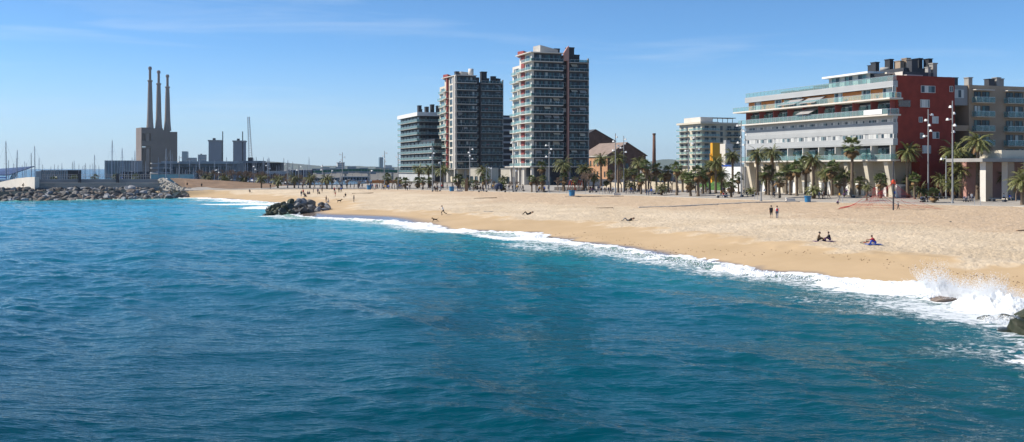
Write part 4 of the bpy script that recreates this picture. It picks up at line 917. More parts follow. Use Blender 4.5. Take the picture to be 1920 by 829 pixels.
block('red_barrier', 'orange-red hoarding along the promenade left of the banded block', 'hoarding', 697, 752, 338, 420, 'orange_wall', 3, 0); block('red_barrier', 'short orange-red hoarding further left behind the walkers', 'hoarding', 683, 698, 345, 400, 'orange_wall', 3, 0)
# green footbridge
O = at(583, 560); t = thing('green_bridge', 'long green steel bridge spanning the skyline left of the banded block', 'bridge', (*O, 3)); L = (K(760) - K(583)) * 560
c = MB(); n = 16
for i in range(n):
    f0, f1 = i / n, (i + 1) / n; a0, a1 = math.sin(math.pi * f0) * 1.0, math.sin(math.pi * f1) * 1.0; z0, z1 = zz(324.5, 560) - 3 + a0, zz(324.5, 560) - 3 + a1
    c.hexa([(L * f0, 0, z0), (L * f1, 0, z1), (L * f1, 5, z1), (L * f0, 5, z0)], [(L * f0, 0, z0 + 1.3), (L * f1, 0, z1 + 1.3), (L * f1, 5, z1 + 1.3), (L * f0, 5, z0 + 1.3)])
c.build('deck', 'green_steel', t); c = MB(); [c.box(L * i / 30, L * i / 30 + .1, -.1, 0, zz(320, 560) - 3.4, zz(318.5, 560) - 3 + math.sin(math.pi * i / 30)) for i in range(31)]; c.build('parapet', 'mast', t)
for f in (.12, .35, .6, .85): c = MB(); c.box(L * f, L * f + .8, 1, 4, 0, zz(324, 560) - 3); c.build('pier', 'concrete_pale', t)
# lattice crane
O = at(471, 800); t = thing('tower_crane', 'tall pale lattice crane mast standing alone right of the grey slab towers', 'crane', (*O, 3), 0); Hc = zz(219, 800) - 3
c = MB(); w0, w1 = 1.5, .7; n = 26; lean = lambda z: -z * .045
def cp(i, sx, sy): z = Hc * i / n; w_ = w0 + (w1 - w0) * i / n; return (lean(z) + sx * w_, sy * w_, z)
for i in range(n):
    for sx, sy in ((1, 1), (1, -1), (-1, 1), (-1, -1)): c.tube(cp(i, sx, sy), cp(i + 1, sx, sy), .14, n=4, cap=False)
    for (a, b_) in (((1, -1), (-1, -1)), ((1, 1), (1, -1)), ((-1, 1), (1, 1)), ((-1, -1), (-1, 1))): c.tube(cp(i, *a), cp(i + 1, *b_), .09, n=4, cap=False)
c.build('lattice_mast', 'metal_grey', t); c = MB(); c.box(-2.2, 2.2, -2.2, 2.2, 0, 2.5); c.build('base', 'concrete', t)
# solar canopy, far left
O = at(-22, 560); t = thing('solar_canopy', 'huge tilted solar panel canopy on legs at the left edge', 'solar canopy', (*O, 3)); L = (K(42) - K(-22)) * 560
q = lambda px, py, dd: ((K(px) - K(-22)) * 560, dd, zz(py, 560) - 3)
c = MB(); A, B, C_, D_ = q(-22, 329, -8), q(30, 329, -8), q(42, 313, 14), q(-22, 318, 14); c.hexa([A, B, C_, D_], [(p[0], p[1], p[2] + .5) for p in (A, B, C_, D_)]); c.build('panel', 'solar', t)
for x, dd in ((3, 0), (9, 6), (14, 0), (11, 4)): c = MB(); c.tube((x, dd, 0), (x + 1, dd + 3, zz(323, 560) - 3), .35, n=8); c.build('leg', 'metal_grey', t)
# ---------------------------------------------------------------- sea walls
def wall_poly(name, label, cat, pts, m, th=1.2, zb=1.5):
    """upright wall following points (px, top row, distance)"""
    O = P3(pts[0][0], pts[0][1], pts[0][2]); t = thing(name, label, cat, (O[0], O[1], 0)); c = MB()
    for a, b_ in zip(pts[:-1], pts[1:]):
        A = Vector(P3(*a)) - Vector((O[0], O[1], 0)); B = Vector(P3(*b_)) - Vector((O[0], O[1], 0))
        c.hexa([(A.x, A.y, zb), (B.x, B.y, zb), (B.x, B.y + th, zb), (A.x, A.y + th, zb)], [tuple(A), tuple(B), (B.x, B.y + th, B.z), (A.x, A.y + th, A.z)])
    c.build('wall_face', m, t); return t
t = wall_poly('sea_wall', 'dark grey two-step concrete sea wall above the breakwater boulders', 'sea wall', [(62, 343, 312), (298, 343, 326)], 'concrete', 2.5)
O = t.location
for p0, p1, m, th, up in ((63, 297, 'concrete', 1.0, 335.5),):
    A = Vector(P3(p0 + 5, 336, 316)) - O; B = Vector(P3(p1, 336, 330)) - O; c = MB(); c.hexa([(A.x, A.y, 2), (B.x, B.y, 2), (B.x, B.y + 1, 2), (A.x, A.y + 1, 2)], [tuple(A), tuple(B), (B.x, B.y + 1, B.z), (A.x, A.y + 1, A.z)]); c.build('upper_wall', 'grey_wall', t)
c = MB(); A = Vector(P3(62, 348.5, 310.5)) - O; B = Vector(P3(298, 348.5, 324.5)) - O; c.hexa([(A.x, A.y, 1.5), (B.x, B.y, 1.5), (B.x, B.y + 1.6, 1.5), (A.x, A.y + 1.6, 1.5)], [tuple(A), tuple(B), (B.x, B.y + 1.6, B.z), (A.x, A.y + 1.6, A.z)]); c.build('footing', 'concrete', t)
t = wall_poly('white_wall', 'sunlit white sea wall with a sloping top at the left edge', 'sea wall', [(-50, 345, 352), (0, 341.5, 332), (32, 334.5, 320), (50, 332.5, 313), (65, 332, 307)], 'white_render', 3.0)
for px, d in ((153, 321), (224, 325)):
    A = P3(px, 327, d); t = thing('wall_post', 'dark square post on the sea wall, ' + ('left of the pair' if px < 200 else 'right of the pair'), 'post', (A[0], A[1], 3)); c = MB(); c.box(-.35, .35, -2, -1.2, 0, A[2] - 3); c.build('shaft', 'slate', t); c = MB(); c.box(-.45, .45, -2.1, -1.1, A[2] - 3, A[2] - 2.75); c.build('cap', 'slate', t)
A = Vector(P3(80, 334, 330)); t = thing('guard_rail', 'thin metal guard rail along the top of the grey sea wall', 'railing', tuple(A)); c = MB(); B = Vector(P3(282, 334, 334)) - A; B.z = 0
for i in range(46): p = B * (i / 45); c.tube((p.x, p.y, -1), (p.x, p.y, 1.1), .04, n=4, cap=False)
for z in (.5, 1.1): c.tube((0, 0, z), (B.x, B.y, z), .035, n=4)
c.build('bars', 'metal_grey', t)
# ---------------------------------------------------------------- boulders
def boulder(seed, sc=(1, 1, 1), cuts=3, rough=.25):
    bm_ = None; import bmesh
    bm_ = bmesh.new(); bmesh.ops.create_icosphere(bm_, subdivisions=3, radius=1)
    rr = random.Random(seed); planes = [(Vector((rr.gauss(0, 1), rr.gauss(0, 1), rr.gauss(0, 1))).normalized(), rr.uniform(.52, .85)) for _ in range(12)]
    for v in bm_.verts:
        for n_, dd in planes:
            k = v.co.dot(n_)
            if k > dd: v.co -= n_ * (k - dd) * .94
        v.co += v.co.normalized() * .07 * mnoise.noise(v.co * 2.3 + Vector((seed, 0, 0)))
        v.co = Vector((v.co.x * sc[0], v.co.y * sc[1], v.co.z * sc[2]))
    me = bpy.data.meshes.new('boulder'); bm_.to_mesh(me); bm_.free(); return me
BM = {}
def boulder_mesh(i, m):
    if (i, m) not in BM: me = boulder(i, (1.15, .95, .8)); me.materials.append(MT[m]); BM[(i, m)] = me
    return BM[(i, m)]
random.seed(5)
def put_boulder(loc, r, m, label, group, cat='boulder'):
    o = place('boulder', boulder_mesh(random.randrange(9), m), None, loc, (random.uniform(-.6, .6), random.uniform(-.6, .6), random.uniform(0, 6.28)), (r * random.uniform(.8, 1.25), r * random.uniform(.8, 1.25), r * random.uniform(.75, 1.1)))
    return tag(o, label, cat, group)
# breakwater: rows of boulders rising from the water to the foot of the wall
def brk_line(px0, px1, n, d_front, rows_, top, m_choice, label, group):
    for j in range(rows_):
        f = j / (rows_ - 1)
        for i in range(n):
            px = px0 + (px1 - px0) * (i + .5 * (j % 2) + random.uniform(-.3, .3)) / n; g_ = (px - px0) / (px1 - px0)
            d = d_front(px) + f * 12 + random.uniform(-.5, .5); z = -.35 + (top(px) + .35) * f + random.uniform(-.25, .2)
            r = random.uniform(1.0, 1.65) * (1.1 if j < 2 else 1)
            put_boulder((K(px) * d, d, z), r, random.choice(m_choice), label, group)
df = lambda px: float(np.interp(px, [-60, 0, 150, 300], [284, 291.5, 301, 313.5]))
brk_line(-6, 322, 47, df, 6, lambda px: 2.7 if px < 290 else 2.2, ['rock_a', 'rock_a', 'rock_b', 'rock_grey', 'rock_a'], 'rough grey boulder in the breakwater under the sea wall', 'boulders of the breakwater')
c = MB()      # rubble core under the boulders so no gaps open to the far side
for i in range(20):
    a = -60 + i * 19; b_ = a + 19; A = (K(a) * (df(a) + 1), df(a) + 1); B = (K(b_) * (df(b_) + 1), df(b_) + 1)
    c.quad((A[0], A[1], -1), (B[0], B[1], -1), (B[0], B[1] + 9, 2.6 if b_ < 300 else 2.0), (A[0], A[1] + 9, 2.6 if b_ < 300 else 2.0)); c.quad((A[0], A[1] + 9, 2.6), (B[0], B[1] + 9, 2.6 if b_ < 300 else 2.0), (B[0], B[1] + 24, 2.4), (A[0], A[1] + 24, 2.4))
structure(c.build('breakwater_core', 'rock_wet'))
# pale stone ramp
t = thing('stone_ramp', 'pale sunlit ramp of mortared stones at the end of the sea wall', 'stone ramp', (K(318) * 330, 330, 2.2))
A = [P3(298, 335, 331), P3(306, 333, 333), P3(345, 354.5, 329), P3(340, 358, 325), P3(318, 359, 323), P3(299, 352, 325)]
A = [Vector(p) - t.location for p in A]; c = MB(); c.hexa([(p.x, p.y, -2) for p in A], [tuple(p) for p in A]); c.build('ramp_bed', 'rock_pale', t)
random.seed(8)
for i in range(95):
    u, v_ = random.random(), random.random(); L0 = A[5] * (1 - v_) + A[0] * v_; R0 = A[3] * (1 - v_) + A[2] * v_; p = L0 * (1 - u) + R0 * u
    place('ramp_stone', boulder_mesh(random.randrange(9), 'rock_pale'), t, (p.x, p.y - .2, p.z), (random.random(), 0, random.random() * 6), random.uniform(.38, .72))
brk_line(300, 356, 13, lambda px: 320.5 + (px - 300) * .06, 2, lambda px: 2.2, ['rock_b', 'rock_a'], 'brown-grey boulder half buried in sand at the foot of the stone ramp', 'boulders below the stone ramp')
for i in range(22):
    px = 362 + i * 4.6 + random.uniform(-1.5, 1.5); p = onz(px, 357.2, 2.1); put_boulder((p[0], p[1], 1.95), random.uniform(.3, .55), 'rock_pale', 'small pale stone in the row edging the path above the far sand', 'small stones edging the path')
# groyne
random.seed(12)
gp = [(503, 402.5, .9), (512, 399, 1.2), (520, 395, 1.5), (530, 391, 1.9), (542, 391, 2.0), (555, 391, 2.1), (570, 390, 1.9), (585, 389, 1.6), (600, 388, 1.25), (612, 386.5, .95)]
for i, (px, py, r) in enumerate(gp):
    d0 = 204 + i * .9
    for k in range(5):
        dd = d0 + k * 2.1 - 1.5; zc = [.1, 1.0, 1.75, 1.2, .3][k] * (r / 1.9) + (0.5 * i / 9) + .25
        px2 = px + random.uniform(-4, 4); wet_ = px < 552
        m = random.choice(['rock_moss', 'rock_wet', 'rock_moss']) if wet_ else random.choice(['rock_grey', 'rock_b', 'rock_grey', 'rock_a'])
        put_boulder((K(px2) * dd, dd, zc), random.uniform(.7, 1.15) * (r / 1.8) ** .5, m, 'dark mossy boulder at the seaward end of the short rock groyne' if wet_ else 'grey boulder at the beach end of the short rock groyne', 'mossy groyne boulders' if wet_ else 'grey groyne boulders')
p = onz(496, 404, 0); put_boulder((p[0], p[1], 0), .55, 'rock_wet', 'small black rock lying alone off the tip of the groyne', None)
# rocks in the surf, lower right
for px, py, z, r, m, lb in ((1856, 602, -.25, 1.0, 'rock_wet', 'black wet pointed rock washed by surf'), (1926, 598, -.2, 1.3, 'rock_moss', 'large mossy rock cut by the right edge of the picture in the surf'), (1935, 625, -.4, 1.3, 'rock_moss', 'low mossy rock below the large one at the right edge'),
                            (1888, 620, -.55, .9, 'rock_wet', 'flat black rock awash in front of the pointed rock'), (1770, 562, -.15, .9, 'rock_b', 'brown rock showing through the splashing wave'), (1795, 553, .0, .7, 'rock_b', 'small brown rock behind the splash'), (1900, 602, 0, .8, 'rock_wet', 'small black rock between the pointed rock and the large mossy one')):
    p = onz(px, py, 0); put_boulder((p[0], p[1], z), r, m, lb, None, 'rock')
# ================================================================ PALMS AND TREES
def frond_date(mb, rr, az, el, L, m=0, droop=1.0):
    """feather leaf: arching midrib with narrow leaflets"""
    n = 9; p = Vector((0, 0, 0)); d = Vector((math.cos(az) * math.cos(el), math.sin(az) * math.cos(el), math.sin(el))); side = Vector((-math.sin(az), math.cos(az), 0)); pts = [p.copy()]
    for i in range(n):
        p = p + d * (L / n); pts.append(p.copy()); d = (d + Vector((0, 0, -.13 * droop * (1 + i * .12)))).normalized()
    for i in range(n):
        a, b = pts[i], pts[i + 1]; mb.tri(tuple(a + side * .03), tuple(a - side * .03), tuple(b), m)
        if i == 0: continue
        for q in range(3):
            c = a.lerp(b, q / 3); f = (i + q / 3) / n; ll = .55 * L / 3 * math.sin(math.pi * min(1, f * .85 + .12)) ** .7 * rr.uniform(.8, 1.15)
            tdir = (b - a).normalized()
            for sg in (1, -1):
                e = c + (side * sg * .78 + tdir * .55 + Vector((0, 0, -.42 + rr.uniform(-.2, .15)))) * ll
                mb.tri(tuple(c), tuple(c + tdir * .09), tuple(e), m)
def leaf_fan(mb, rr, az, el, L, m=0, fr=.8):
    d = Vector((math.cos(az) * math.cos(el), math.sin(az) * math.cos(el), math.sin(el))); side = Vector((-math.sin(az), math.cos(az), 0)); up = side.cross(d)
    e = d * L; mb.tri((side.x * .03, side.y * .03, 0), (-side.x * .03, -side.y * .03, 0), tuple(e), m)
    n = 11
    for i in range(n):
        a = (i / (n - 1) - .5) * 3.6; v = d * math.cos(a) + side * math.sin(a); r = fr * rr.uniform(.85, 1.1) * (1 - .2 * abs(a) / 1.8)
        w_ = (d * -math.sin(a) + side * math.cos(a)) * .10 * fr; tip = e + v * r + Vector((0, 0, -.22 * r)) - up * 0
        mid = e + v * r * .6 + up * .03
        mb.tri(tuple(e), tuple(mid + w_), tuple(mid - w_), m); mb.tri(tuple(mid + w_), tuple(tip), tuple(mid - w_), m)
def make_palm(kind, seed):
    rr = random.Random(seed); crown = MB(); dead = MB()
    if kind == 'date':
        for i in range(58):
            el = math.asin(rr.uniform(-.32, .97)); frond_date(crown, rr, i * 2.4 + rr.uniform(-.2, .2), el, rr.uniform(2.3, 3.0), 0, rr.uniform(.7, 1.35))
        for i in range(14): frond_date(dead, rr, rr.uniform(0, 6.28), rr.uniform(-1.2, -.5), rr.uniform(1.4, 2.3), 0, .7)
    else:
        for i in range(52):
            el = math.asin(rr.uniform(-.45, .98)); leaf_fan(crown, rr, i * 2.4 + rr.uniform(-.3, .3), el, rr.uniform(.8, 1.25), 0, rr.uniform(.65, .9))
        for i in range(34): leaf_fan(dead, rr, rr.uniform(0, 6.28), rr.uniform(-1.45, -.65), rr.uniform(.8, 1.5), 0, rr.uniform(.5, .75))
    tr = MB(); n = 14; x = y = 0; px_, py_ = 0, 0; r0 = .27 if kind == 'date' else .24
    bx, by = rr.uniform(-.02, .02), rr.uniform(-.02, .02)
    for i in range(n):
        f0, f1 = i / n, (i + 1) / n; g0 = (bx * 3 * math.sin(f0 * 2.8), by * 3 * math.sin(f0 * 2.8)); g1 = (bx * 3 * math.sin(f1 * 2.8), by * 3 * math.sin(f1 * 2.8))
        ra = (r0 * (1.15 - .45 * f0)) if kind == 'fan' else r0 * (1.05 - .15 * f0); flare = .25 * max(0, 1 - f0 * 8)
        tr.tube((g0[0], g0[1], f0), (g1[0], g1[1], f1), ra + flare * .3, (ra + .02), 10, 0, False)
    if kind == 'fan': tr.tube((0, 0, .93), (0, 0, 1.03), .34, .25, 10)
    else: tr.tube((0, 0, .94), (0, 0, 1.02), .42, .3, 10)
    return tr.mesh('trunk', ['palm_trunk'], True), crown.mesh('crown', ['palm_leaf' if kind == 'date' else 'palm_leaf_b']), dead.mesh('dead_leaves', ['palm_dead'])
PALM = {('date', i): make_palm('date', 30 + i) for i in range(4)}; PALM.update({('fan', i): make_palm('fan', 60 + i) for i in range(4)})
random.seed(21); NPALM = 0
def landmark(px):
    for a, b, s in ((0, 300, 'behind the sea wall'), (300, 585, 'along the marina'), (585, 750, 'left of the banded block'), (750, 822, 'before the banded block'), (822, 950, 'before the left tower'), (950, 1104, 'before the right tower'),
                    (1104, 1215, 'before the brick warehouses'), (1215, 1300, 'near the brick chimney'), (1300, 1395, 'near the orange tower'), (1395, 1535, 'before the long block, far half'), (1535, 1675, 'before the long block, near half'), (1675, 1792, 'before the red wall'), (1792, 2000, 'by the brown block')):
        if a <= px < b: return s
    return 'on the promenade'
def palm(px, yb, yt, kind, r=1.0, dd=0, loc=None):
    global NPALM; NPALM += 1
    p = G(px, yb) if loc is None else Vector(loc); hgt = (yb - yt) * p.y / F if loc is None else yt
    cr = min((1.08 if kind == 'date' else 1.05) * r, hgt * .42); th = max(.8, hgt - (1.9 if kind == 'date' else 1.5) * cr)
    size = 'tall' if hgt > 9 else 'medium' if hgt > 5.5 else 'short'
    kn = 'feather-leaved date palm' if kind == 'date' else 'skirted fan palm'
    t = thing('palm_tree', f'{size} {kn} {landmark(px)}', 'palm tree', tuple(p), random.uniform(0, 6.28), 'palms along the promenade'); t['px'] = float(px)
    tm, cm, dm = PALM[(kind, NPALM % 4)]
    place('trunk', tm, t, (0, 0, -.05), 0, (1 * max(.6, cr), 1 * max(.6, cr), th + .05)); place('crown', cm, t, (0, 0, th), 0, cr); place('dead_leaves', dm, t, (0, 0, th - .1), 0, cr)
PL = [(1126.7, 357, 285, 'date'), (1098, 357, 305, 'date'), (1159, 361, 282, 'date'), (1145, 359, 318, 'fan', .9), (1198, 357, 291, 'date'), (1183, 359, 337, 'date', .7), (1202, 364, 325, 'fan', .9), (1211, 362, 299, 'fan'),
      (1231, 361, 304, 'fan'), (1241, 366, 341, 'date', .75), (1253, 360, 309, 'fan'), (1269, 366, 302, 'fan'), (1290, 361, 320, 'fan'), (1295, 368, 328, 'fan', 1.0), (1309, 368, 309, 'fan', 1.15), (1318, 363, 318, 'fan'), (1331, 363, 304, 'fan'), (1342, 363, 290, 'date'),
      (1359, 361, 332, 'date', .7), (1371, 370, 334, 'fan', .95), (1373.5, 360, 277, 'date'), (1409, 366, 350, 'date', .6), (1420, 366, 273, 'date'), (1449, 366, 270, 'date'), (1441, 366, 307, 'fan', 1.1), (1462, 371.5, 322, 'fan', .95), (1482, 366, 307, 'fan'), (1494, 367, 299, 'fan', 1.1),
      (1511, 365, 291, 'fan', 1.25), (1524.5, 372, 283, 'date'), (1526, 372.5, 342, 'date', .8), (1560, 367, 299, 'fan', 1.15), (1573, 369, 328, 'fan', .8), (1597, 370, 256, 'fan', 1.3), (1625, 376, 340, 'date', .5), (1637, 366, 285, 'fan', 1.1), (1651, 372, 324, 'fan', .95),
      (1702, 371, 264, 'date', 1.1), (1705, 370, 326, 'fan', .95), (1727, 372, 341, 'date', .8), (1751, 380, 351, 'fan', .8), (1785, 376, 332, 'date', .8), (1789, 371, 261, 'date', 1.25), (1817, 370, 281, 'fan', 1.3), (1833, 374, 243, 'date', 1.2), (1887, 371, 316, 'date', .95), (1917, 384, 316, 'date', 1.1), (1934, 382, 300, 'date'),
      (1016, 358, 301, 'fan', 1.0), (1018, 360, 328, 'fan', .75), (997, 360, 328, 'fan', .8), (1057, 358, 292, 'date', 1.25), (1057.5, 359, 323, 'fan', .95), (1005, 359, 330, 'date', .6), (1094, 356, 304, 'date', 1.0), (1078, 356, 330, 'fan', .7),
      (747, 353, 331, 'fan', .9), (760, 354, 332, 'fan', .95), (783, 353, 331, 'fan', .95), (786, 352, 306, 'date'), (793, 355, 331, 'fan', .8), (804, 352, 306, 'date'), (806, 353, 331, 'fan', .9), (830, 353, 305, 'date', 1.1), (860, 354, 325, 'fan', 1.2), (893, 354, 337, 'fan', .9), (905, 353, 307, 'date'), (911, 354, 326, 'fan'), (876, 356, 331, 'date', .9), (943, 357, 340, 'fan', .8), (944, 356, 326, 'date', .7),
      (726, 353, 324, 'fan', 1.1), (490, 353, 325, 'date', .9), (521, 353, 327, 'date'), (552, 353, 323, 'date'), (581, 353, 323, 'date'), (613, 354, 324, 'date')]
PL += [(1436, 365, 318, 'date', .9), (1475, 364, 300, 'date', .95), (1548, 366, 310, 'date', .9), (1583, 367, 312, 'date', .9), (1612, 368, 330, 'fan', .8), (1664, 369, 316, 'date', .9), (1715, 373, 322, 'fan', .8), (1765, 372, 322, 'date', .8), (1800, 372, 300, 'date', 1.0), (1280, 360, 312, 'date', .9), (1323, 361, 315, 'date', .9), (1190, 358, 315, 'fan', .8), (1172, 358, 312, 'date', .9), (1353, 362, 312, 'date', .9), (1385, 364, 322, 'fan', .8), (1246, 359, 318, 'date', .8), (1216, 358, 318, 'date', .8), (1113, 356, 318, 'date', .9)]
for q in PL:
    palm(*q)
for px, yt in ((389, 322), (423, 324), (457, 326), (140, 327), (178, 326), (217, 325), (255, 325), (101, 330)):
    d = 368 if px > 300 else 345; base = 3.6 if px > 300 else 3.0
    palm(px, 0, zz(yt, d) - base, 'date' if px > 300 else 'fan', 1.0, loc=(K(px) * d, d, base))
# leafless street trees
def bare_tree(seed, leafy=False):
    rr = random.Random(seed); mb = MB(); tw = MB()
    def grow(p, d, L, r, k):
        q = p + d * L; (mb if k > 1 else tw).tube(tuple(p), tuple(q), r, r * .68, 6 if k > 2 else 3, 0, False)
        if k == 0:
            return
        for i in range(rr.choice((3, 3, 4)) if k > 1 else 4):
            a = rr.uniform(0, 6.28); sp = rr.uniform(.35, .85); e = Vector((math.cos(a), math.sin(a), 0)); nd = (d * math.cos(sp) + e * math.sin(sp) + Vector((0, 0, .18))).normalized()
            grow(q, nd, L * rr.uniform(.62, .82), r * .66, k - 1)
    grow(Vector((0, 0, 0)), Vector((0, 0, 1)), 1.7, .19, 5)
    lf = None
    if leafy:
        lf = MB()
        for i in range(1500):
            a = rr.uniform(0, 6.28); u = rr.uniform(-1, 1); r = rr.random() ** .4 * 2.0 * (.75 + .35 * mnoise.noise(Vector((math.cos(a) * 2, math.sin(a) * 2, u * 2 + seed)))); p = Vector((r * math.cos(a) * math.sqrt(1 - u * u), r * math.sin(a) * math.sqrt(1 - u * u), 3.6 + r * u * .8))
            v = Vector((rr.gauss(0, 1), rr.gauss(0, 1), rr.gauss(0, 1))).normalized() * .16; w_ = v.orthogonal().normalized() * .1; lf.quad(tuple(p - v), tuple(p + w_), tuple(p + v), tuple(p - w_))
        lf = lf.mesh('crown', ['tree_leaf'])
    return mb.mesh('trunk', ['bark']), lf or tw.mesh('crown', ['bark'])
BT = [bare_tree(i) for i in range(4)]; LT = [bare_tree(9, True), bare_tree(10, True)]; LTN = 0
def tree(px, yb, yt, leafy=False, loc=None):
    global LTN; LTN += 1
    p = G(px, yb) if loc is None else Vector(loc); hh = (yb - yt) * p.y / F if loc is None else yt
    t = thing('street_tree', ('small leafy green tree ' if leafy else 'small leafless brown tree ') + landmark(px), 'tree', tuple(p), random.uniform(0, 6.28), 'leafy small trees' if leafy else 'leafless promenade trees'); t['px'] = float(px)
    tm, cm = (LT if leafy else BT)[LTN % (2 if leafy else 4)]; s = hh / 5.3; place('trunk', tm, t, (0, 0, 0), 0, s); place('crown', cm, t, (0, 0, 0), 0, s)
for px, yb, yt in ((1104, 359, 319), (1165, 360, 318), (1085, 358, 330), (1046, 358, 334), (1008, 359, 330), (1220, 359, 315), (1260, 359, 322), (1583, 369, 335), (970, 357, 338), (955, 357, 340), (916, 356, 336), (925, 355, 340), (895, 355, 338), (850, 354, 338), (818, 354, 340), (812, 353, 338), (770, 353, 340), (735, 354, 337),
                   (716, 353, 338), (690, 353, 338), (672, 353.5, 338), (652, 353.5, 337), (638, 353.5, 337), (624, 353.5, 338), (600, 354, 337), (568, 354, 336), (540, 353.5, 335), (1805, 373, 338), (1840, 374, 345), (1905, 377, 335), (1192, 359, 335), (1174, 358, 330)):
    tree(px, yb, yt)
for px, yb, yt in ((1137, 359, 336), (1240, 350, 322), (1225, 352, 326), (1300, 352, 322), (1322, 352, 330), (1388, 352, 334)): tree(px, yb, yt, True)
random.seed(77)
for i in range(38):
    px = 372 + i * 5.8 + random.uniform(-3, 3); d = 366 + random.uniform(0, 6); tree(px, 0, 0, loc=(K(px) * d, d, 3.4 if px < 500 else 3.0)) if False else tree(px, 0, random.uniform(2.9, 4.6), loc=(K(px) * d, d, zz(np.interp(px, [318, 345, 420, 500, 560, 610], [334.5, 336, 339.5, 345, 350, 352.6]), 362) - .15))
# ================================================================ LAMP MASTS
def lamp(px, yb, yt, n, loc=None, seed=0):
    p = G(px, yb) if loc is None else Vector(loc); hh = (yb - yt) * p.y / F if loc is None else yt; rr = random.Random(int(px * 7))
    t = thing('lamp_mast', f'{"very tall" if hh > 13 else "tall" if hh > 8 else "short"} floodlight mast {landmark(px)}' if n > 1 else f'slim grey lamp post {landmark(px)}', 'lamp mast', tuple(p), rr.uniform(0, 6.28), 'light masts along the promenade'); t['px'] = float(px)
    c = MB(); c.tube((0, 0, -.2), (0, 0, hh), .17, .10, 10); c.tube((0, 0, -.1), (0, 0, .25), .26, .26, 10); c.build('pole', 'metal_pole', t, smooth=False)
    for i in range(n):
        z = hh * (1 - .06 - .30 * i / max(1, n)) ; a = i * 2.3 + rr.uniform(0, 1); v = Vector((math.cos(a), math.sin(a), 0)); c = MB()
        c.tube((0, 0, z), tuple(v * .75 + Vector((0, 0, z))), .045, n=5); q = v * .85 + Vector((0, 0, z)); c.hexa([tuple(q + Vector(k) * .26) for k in ((-1, -1, -.8), (1, -1, -.8), (1, 1, -.8), (-1, 1, -.8))], [tuple(q + Vector(k) * .14) for k in ((-1, -1, 1.6), (1, -1, 1.6), (1, 1, 1.6), (-1, 1, 1.6))]); c.build('floodlight', 'white_paint', t)
for q in ((642, 353.5, 285.6, 4), (721, 353.5, 283, 4), (746.6, 354, 285, 4), (811, 356, 274, 3), (826, 355.5, 302, 1), (881, 356, 275, 4), (963, 359, 262, 3), (1029.6, 360, 267, 4), (1154, 362, 250, 4), (1169.5, 360.5, 255, 4), (1304, 361, 252, 3), (1291, 360, 262, 2), (1389.7, 369.5, 227, 4), (1397, 361, 236, 4), (1740.5, 372, 205, 5), (1786, 381, 189, 5), (1774, 373.5, 293, 1), (912, 355, 312, 1), (922, 355, 313, 1),
          (539, 353, 305, 2), (559.6, 353, 310, 2), (605, 353.7, 309, 2), (622, 353.6, 318, 1), (965.5, 358, 318, 1), (1427, 377.5, 355, 1), (694, 353.6, 318, 1)): lamp(*q)
for px, yt in ((503, 308), (478, 310), (437, 318), (410, 317), (336, 292), (399, 318)): d = 372; lamp(px, 0, zz(yt, d) - 3.4, 2, loc=(K(px) * d, d, 3.4))
# low posts at the sand edge
for px in (822, 900, 912, 936, 951, 1008, 1030, 1049, 1062, 1098, 1124, 1130, 1415, 1420, 1827, 1838, 1580):
    p = G(px, float(np.interp(px, [700, 900, 1200, 1500, 1900], [353.6, 358, 366.4, 377, 386]))); t = tag(MB().tube((0, 0, -.2), (0, 0, 1.5), .05, n=6).build('edge_post', 'metal_grey', None, tuple(p)), 'thin grey post at the sand edge ' + landmark(px), 'post', 'thin posts at the sand edge'); t['px'] = float(px)
# ================================================================ SAILBOATS (mostly masts seen above the walls)
def boat_proto(style):
    c = MB(); L = 11
    secs = []
    for f, wd, zt in ((0, .62, 1.0), (.2, .95, .95), (.5, 1, .95), (.8, .6, 1.1), (1, .03, 1.3)): secs.append([(L * (f - .45), sx * wd * 1.7 * k, z) for sx, k, z in ((-1, 1, zt), (-1, .75, .2), (0, 0, -.35), (1, .75, .2), (1, 1, zt))])
    for a, b in zip(secs[:-1], secs[1:]):
        for i in range(4): c.quad(a[i], b[i], b[i + 1], a[i + 1])
        c.quad(a[4], b[4], b[0], a[0])
    n = len(c.v); c.v += secs[0]; c.f.append(tuple(range(n, n + 5))); c.m.append(0)
    hull = c.mesh('hull', ['hull_white']); c = MB(); c.hexa([(-2.5, -.9, .95), (2.2, -.7, .95), (2.2, .7, .95), (-2.5, .9, .95)], [(-2.2, -.7, 1.55), (1.3, -.5, 1.45), (1.3, .5, 1.45), (-2.2, .7, 1.55)]); cabin = c.mesh('cabin', ['hull_white' if style else 'navy'])
    c = MB(); H = 15; c.tube((.8, 0, .9), (.65, 0, H), .19, .13, 6); c.tube((.75, -1.0, 7), (.75, 1.0, 7), .05, n=4); c.tube((.7, -.7, 11), (.7, .7, 11), .04, n=4); c.tube((.65, 0, H), (.65, 0, H + .8), .02, n=3)
    for e in ((L * .54, 0, 1.3), (-L * .44, 0, 1.0)): c.tube((.65, 0, H - .3), e, .018, n=3)
    for sy in (-1, 1): c.tube((.65, 0, H - .3), (.5, sy * 1.6, 1), .016, n=3)
    mast = c.mesh('mast', ['mast']); c = MB(); c.tube((.8, 0, 2.1), (-3.6, 0, 2.2), .22, .14, 6); boom = c.mesh('boom', ['blue_cloth' if style else 'white_cloth'])
    return hull, cabin, mast, boom
BP = [boat_proto(0), boat_proto(1)]; random.seed(41); NB_ = 0
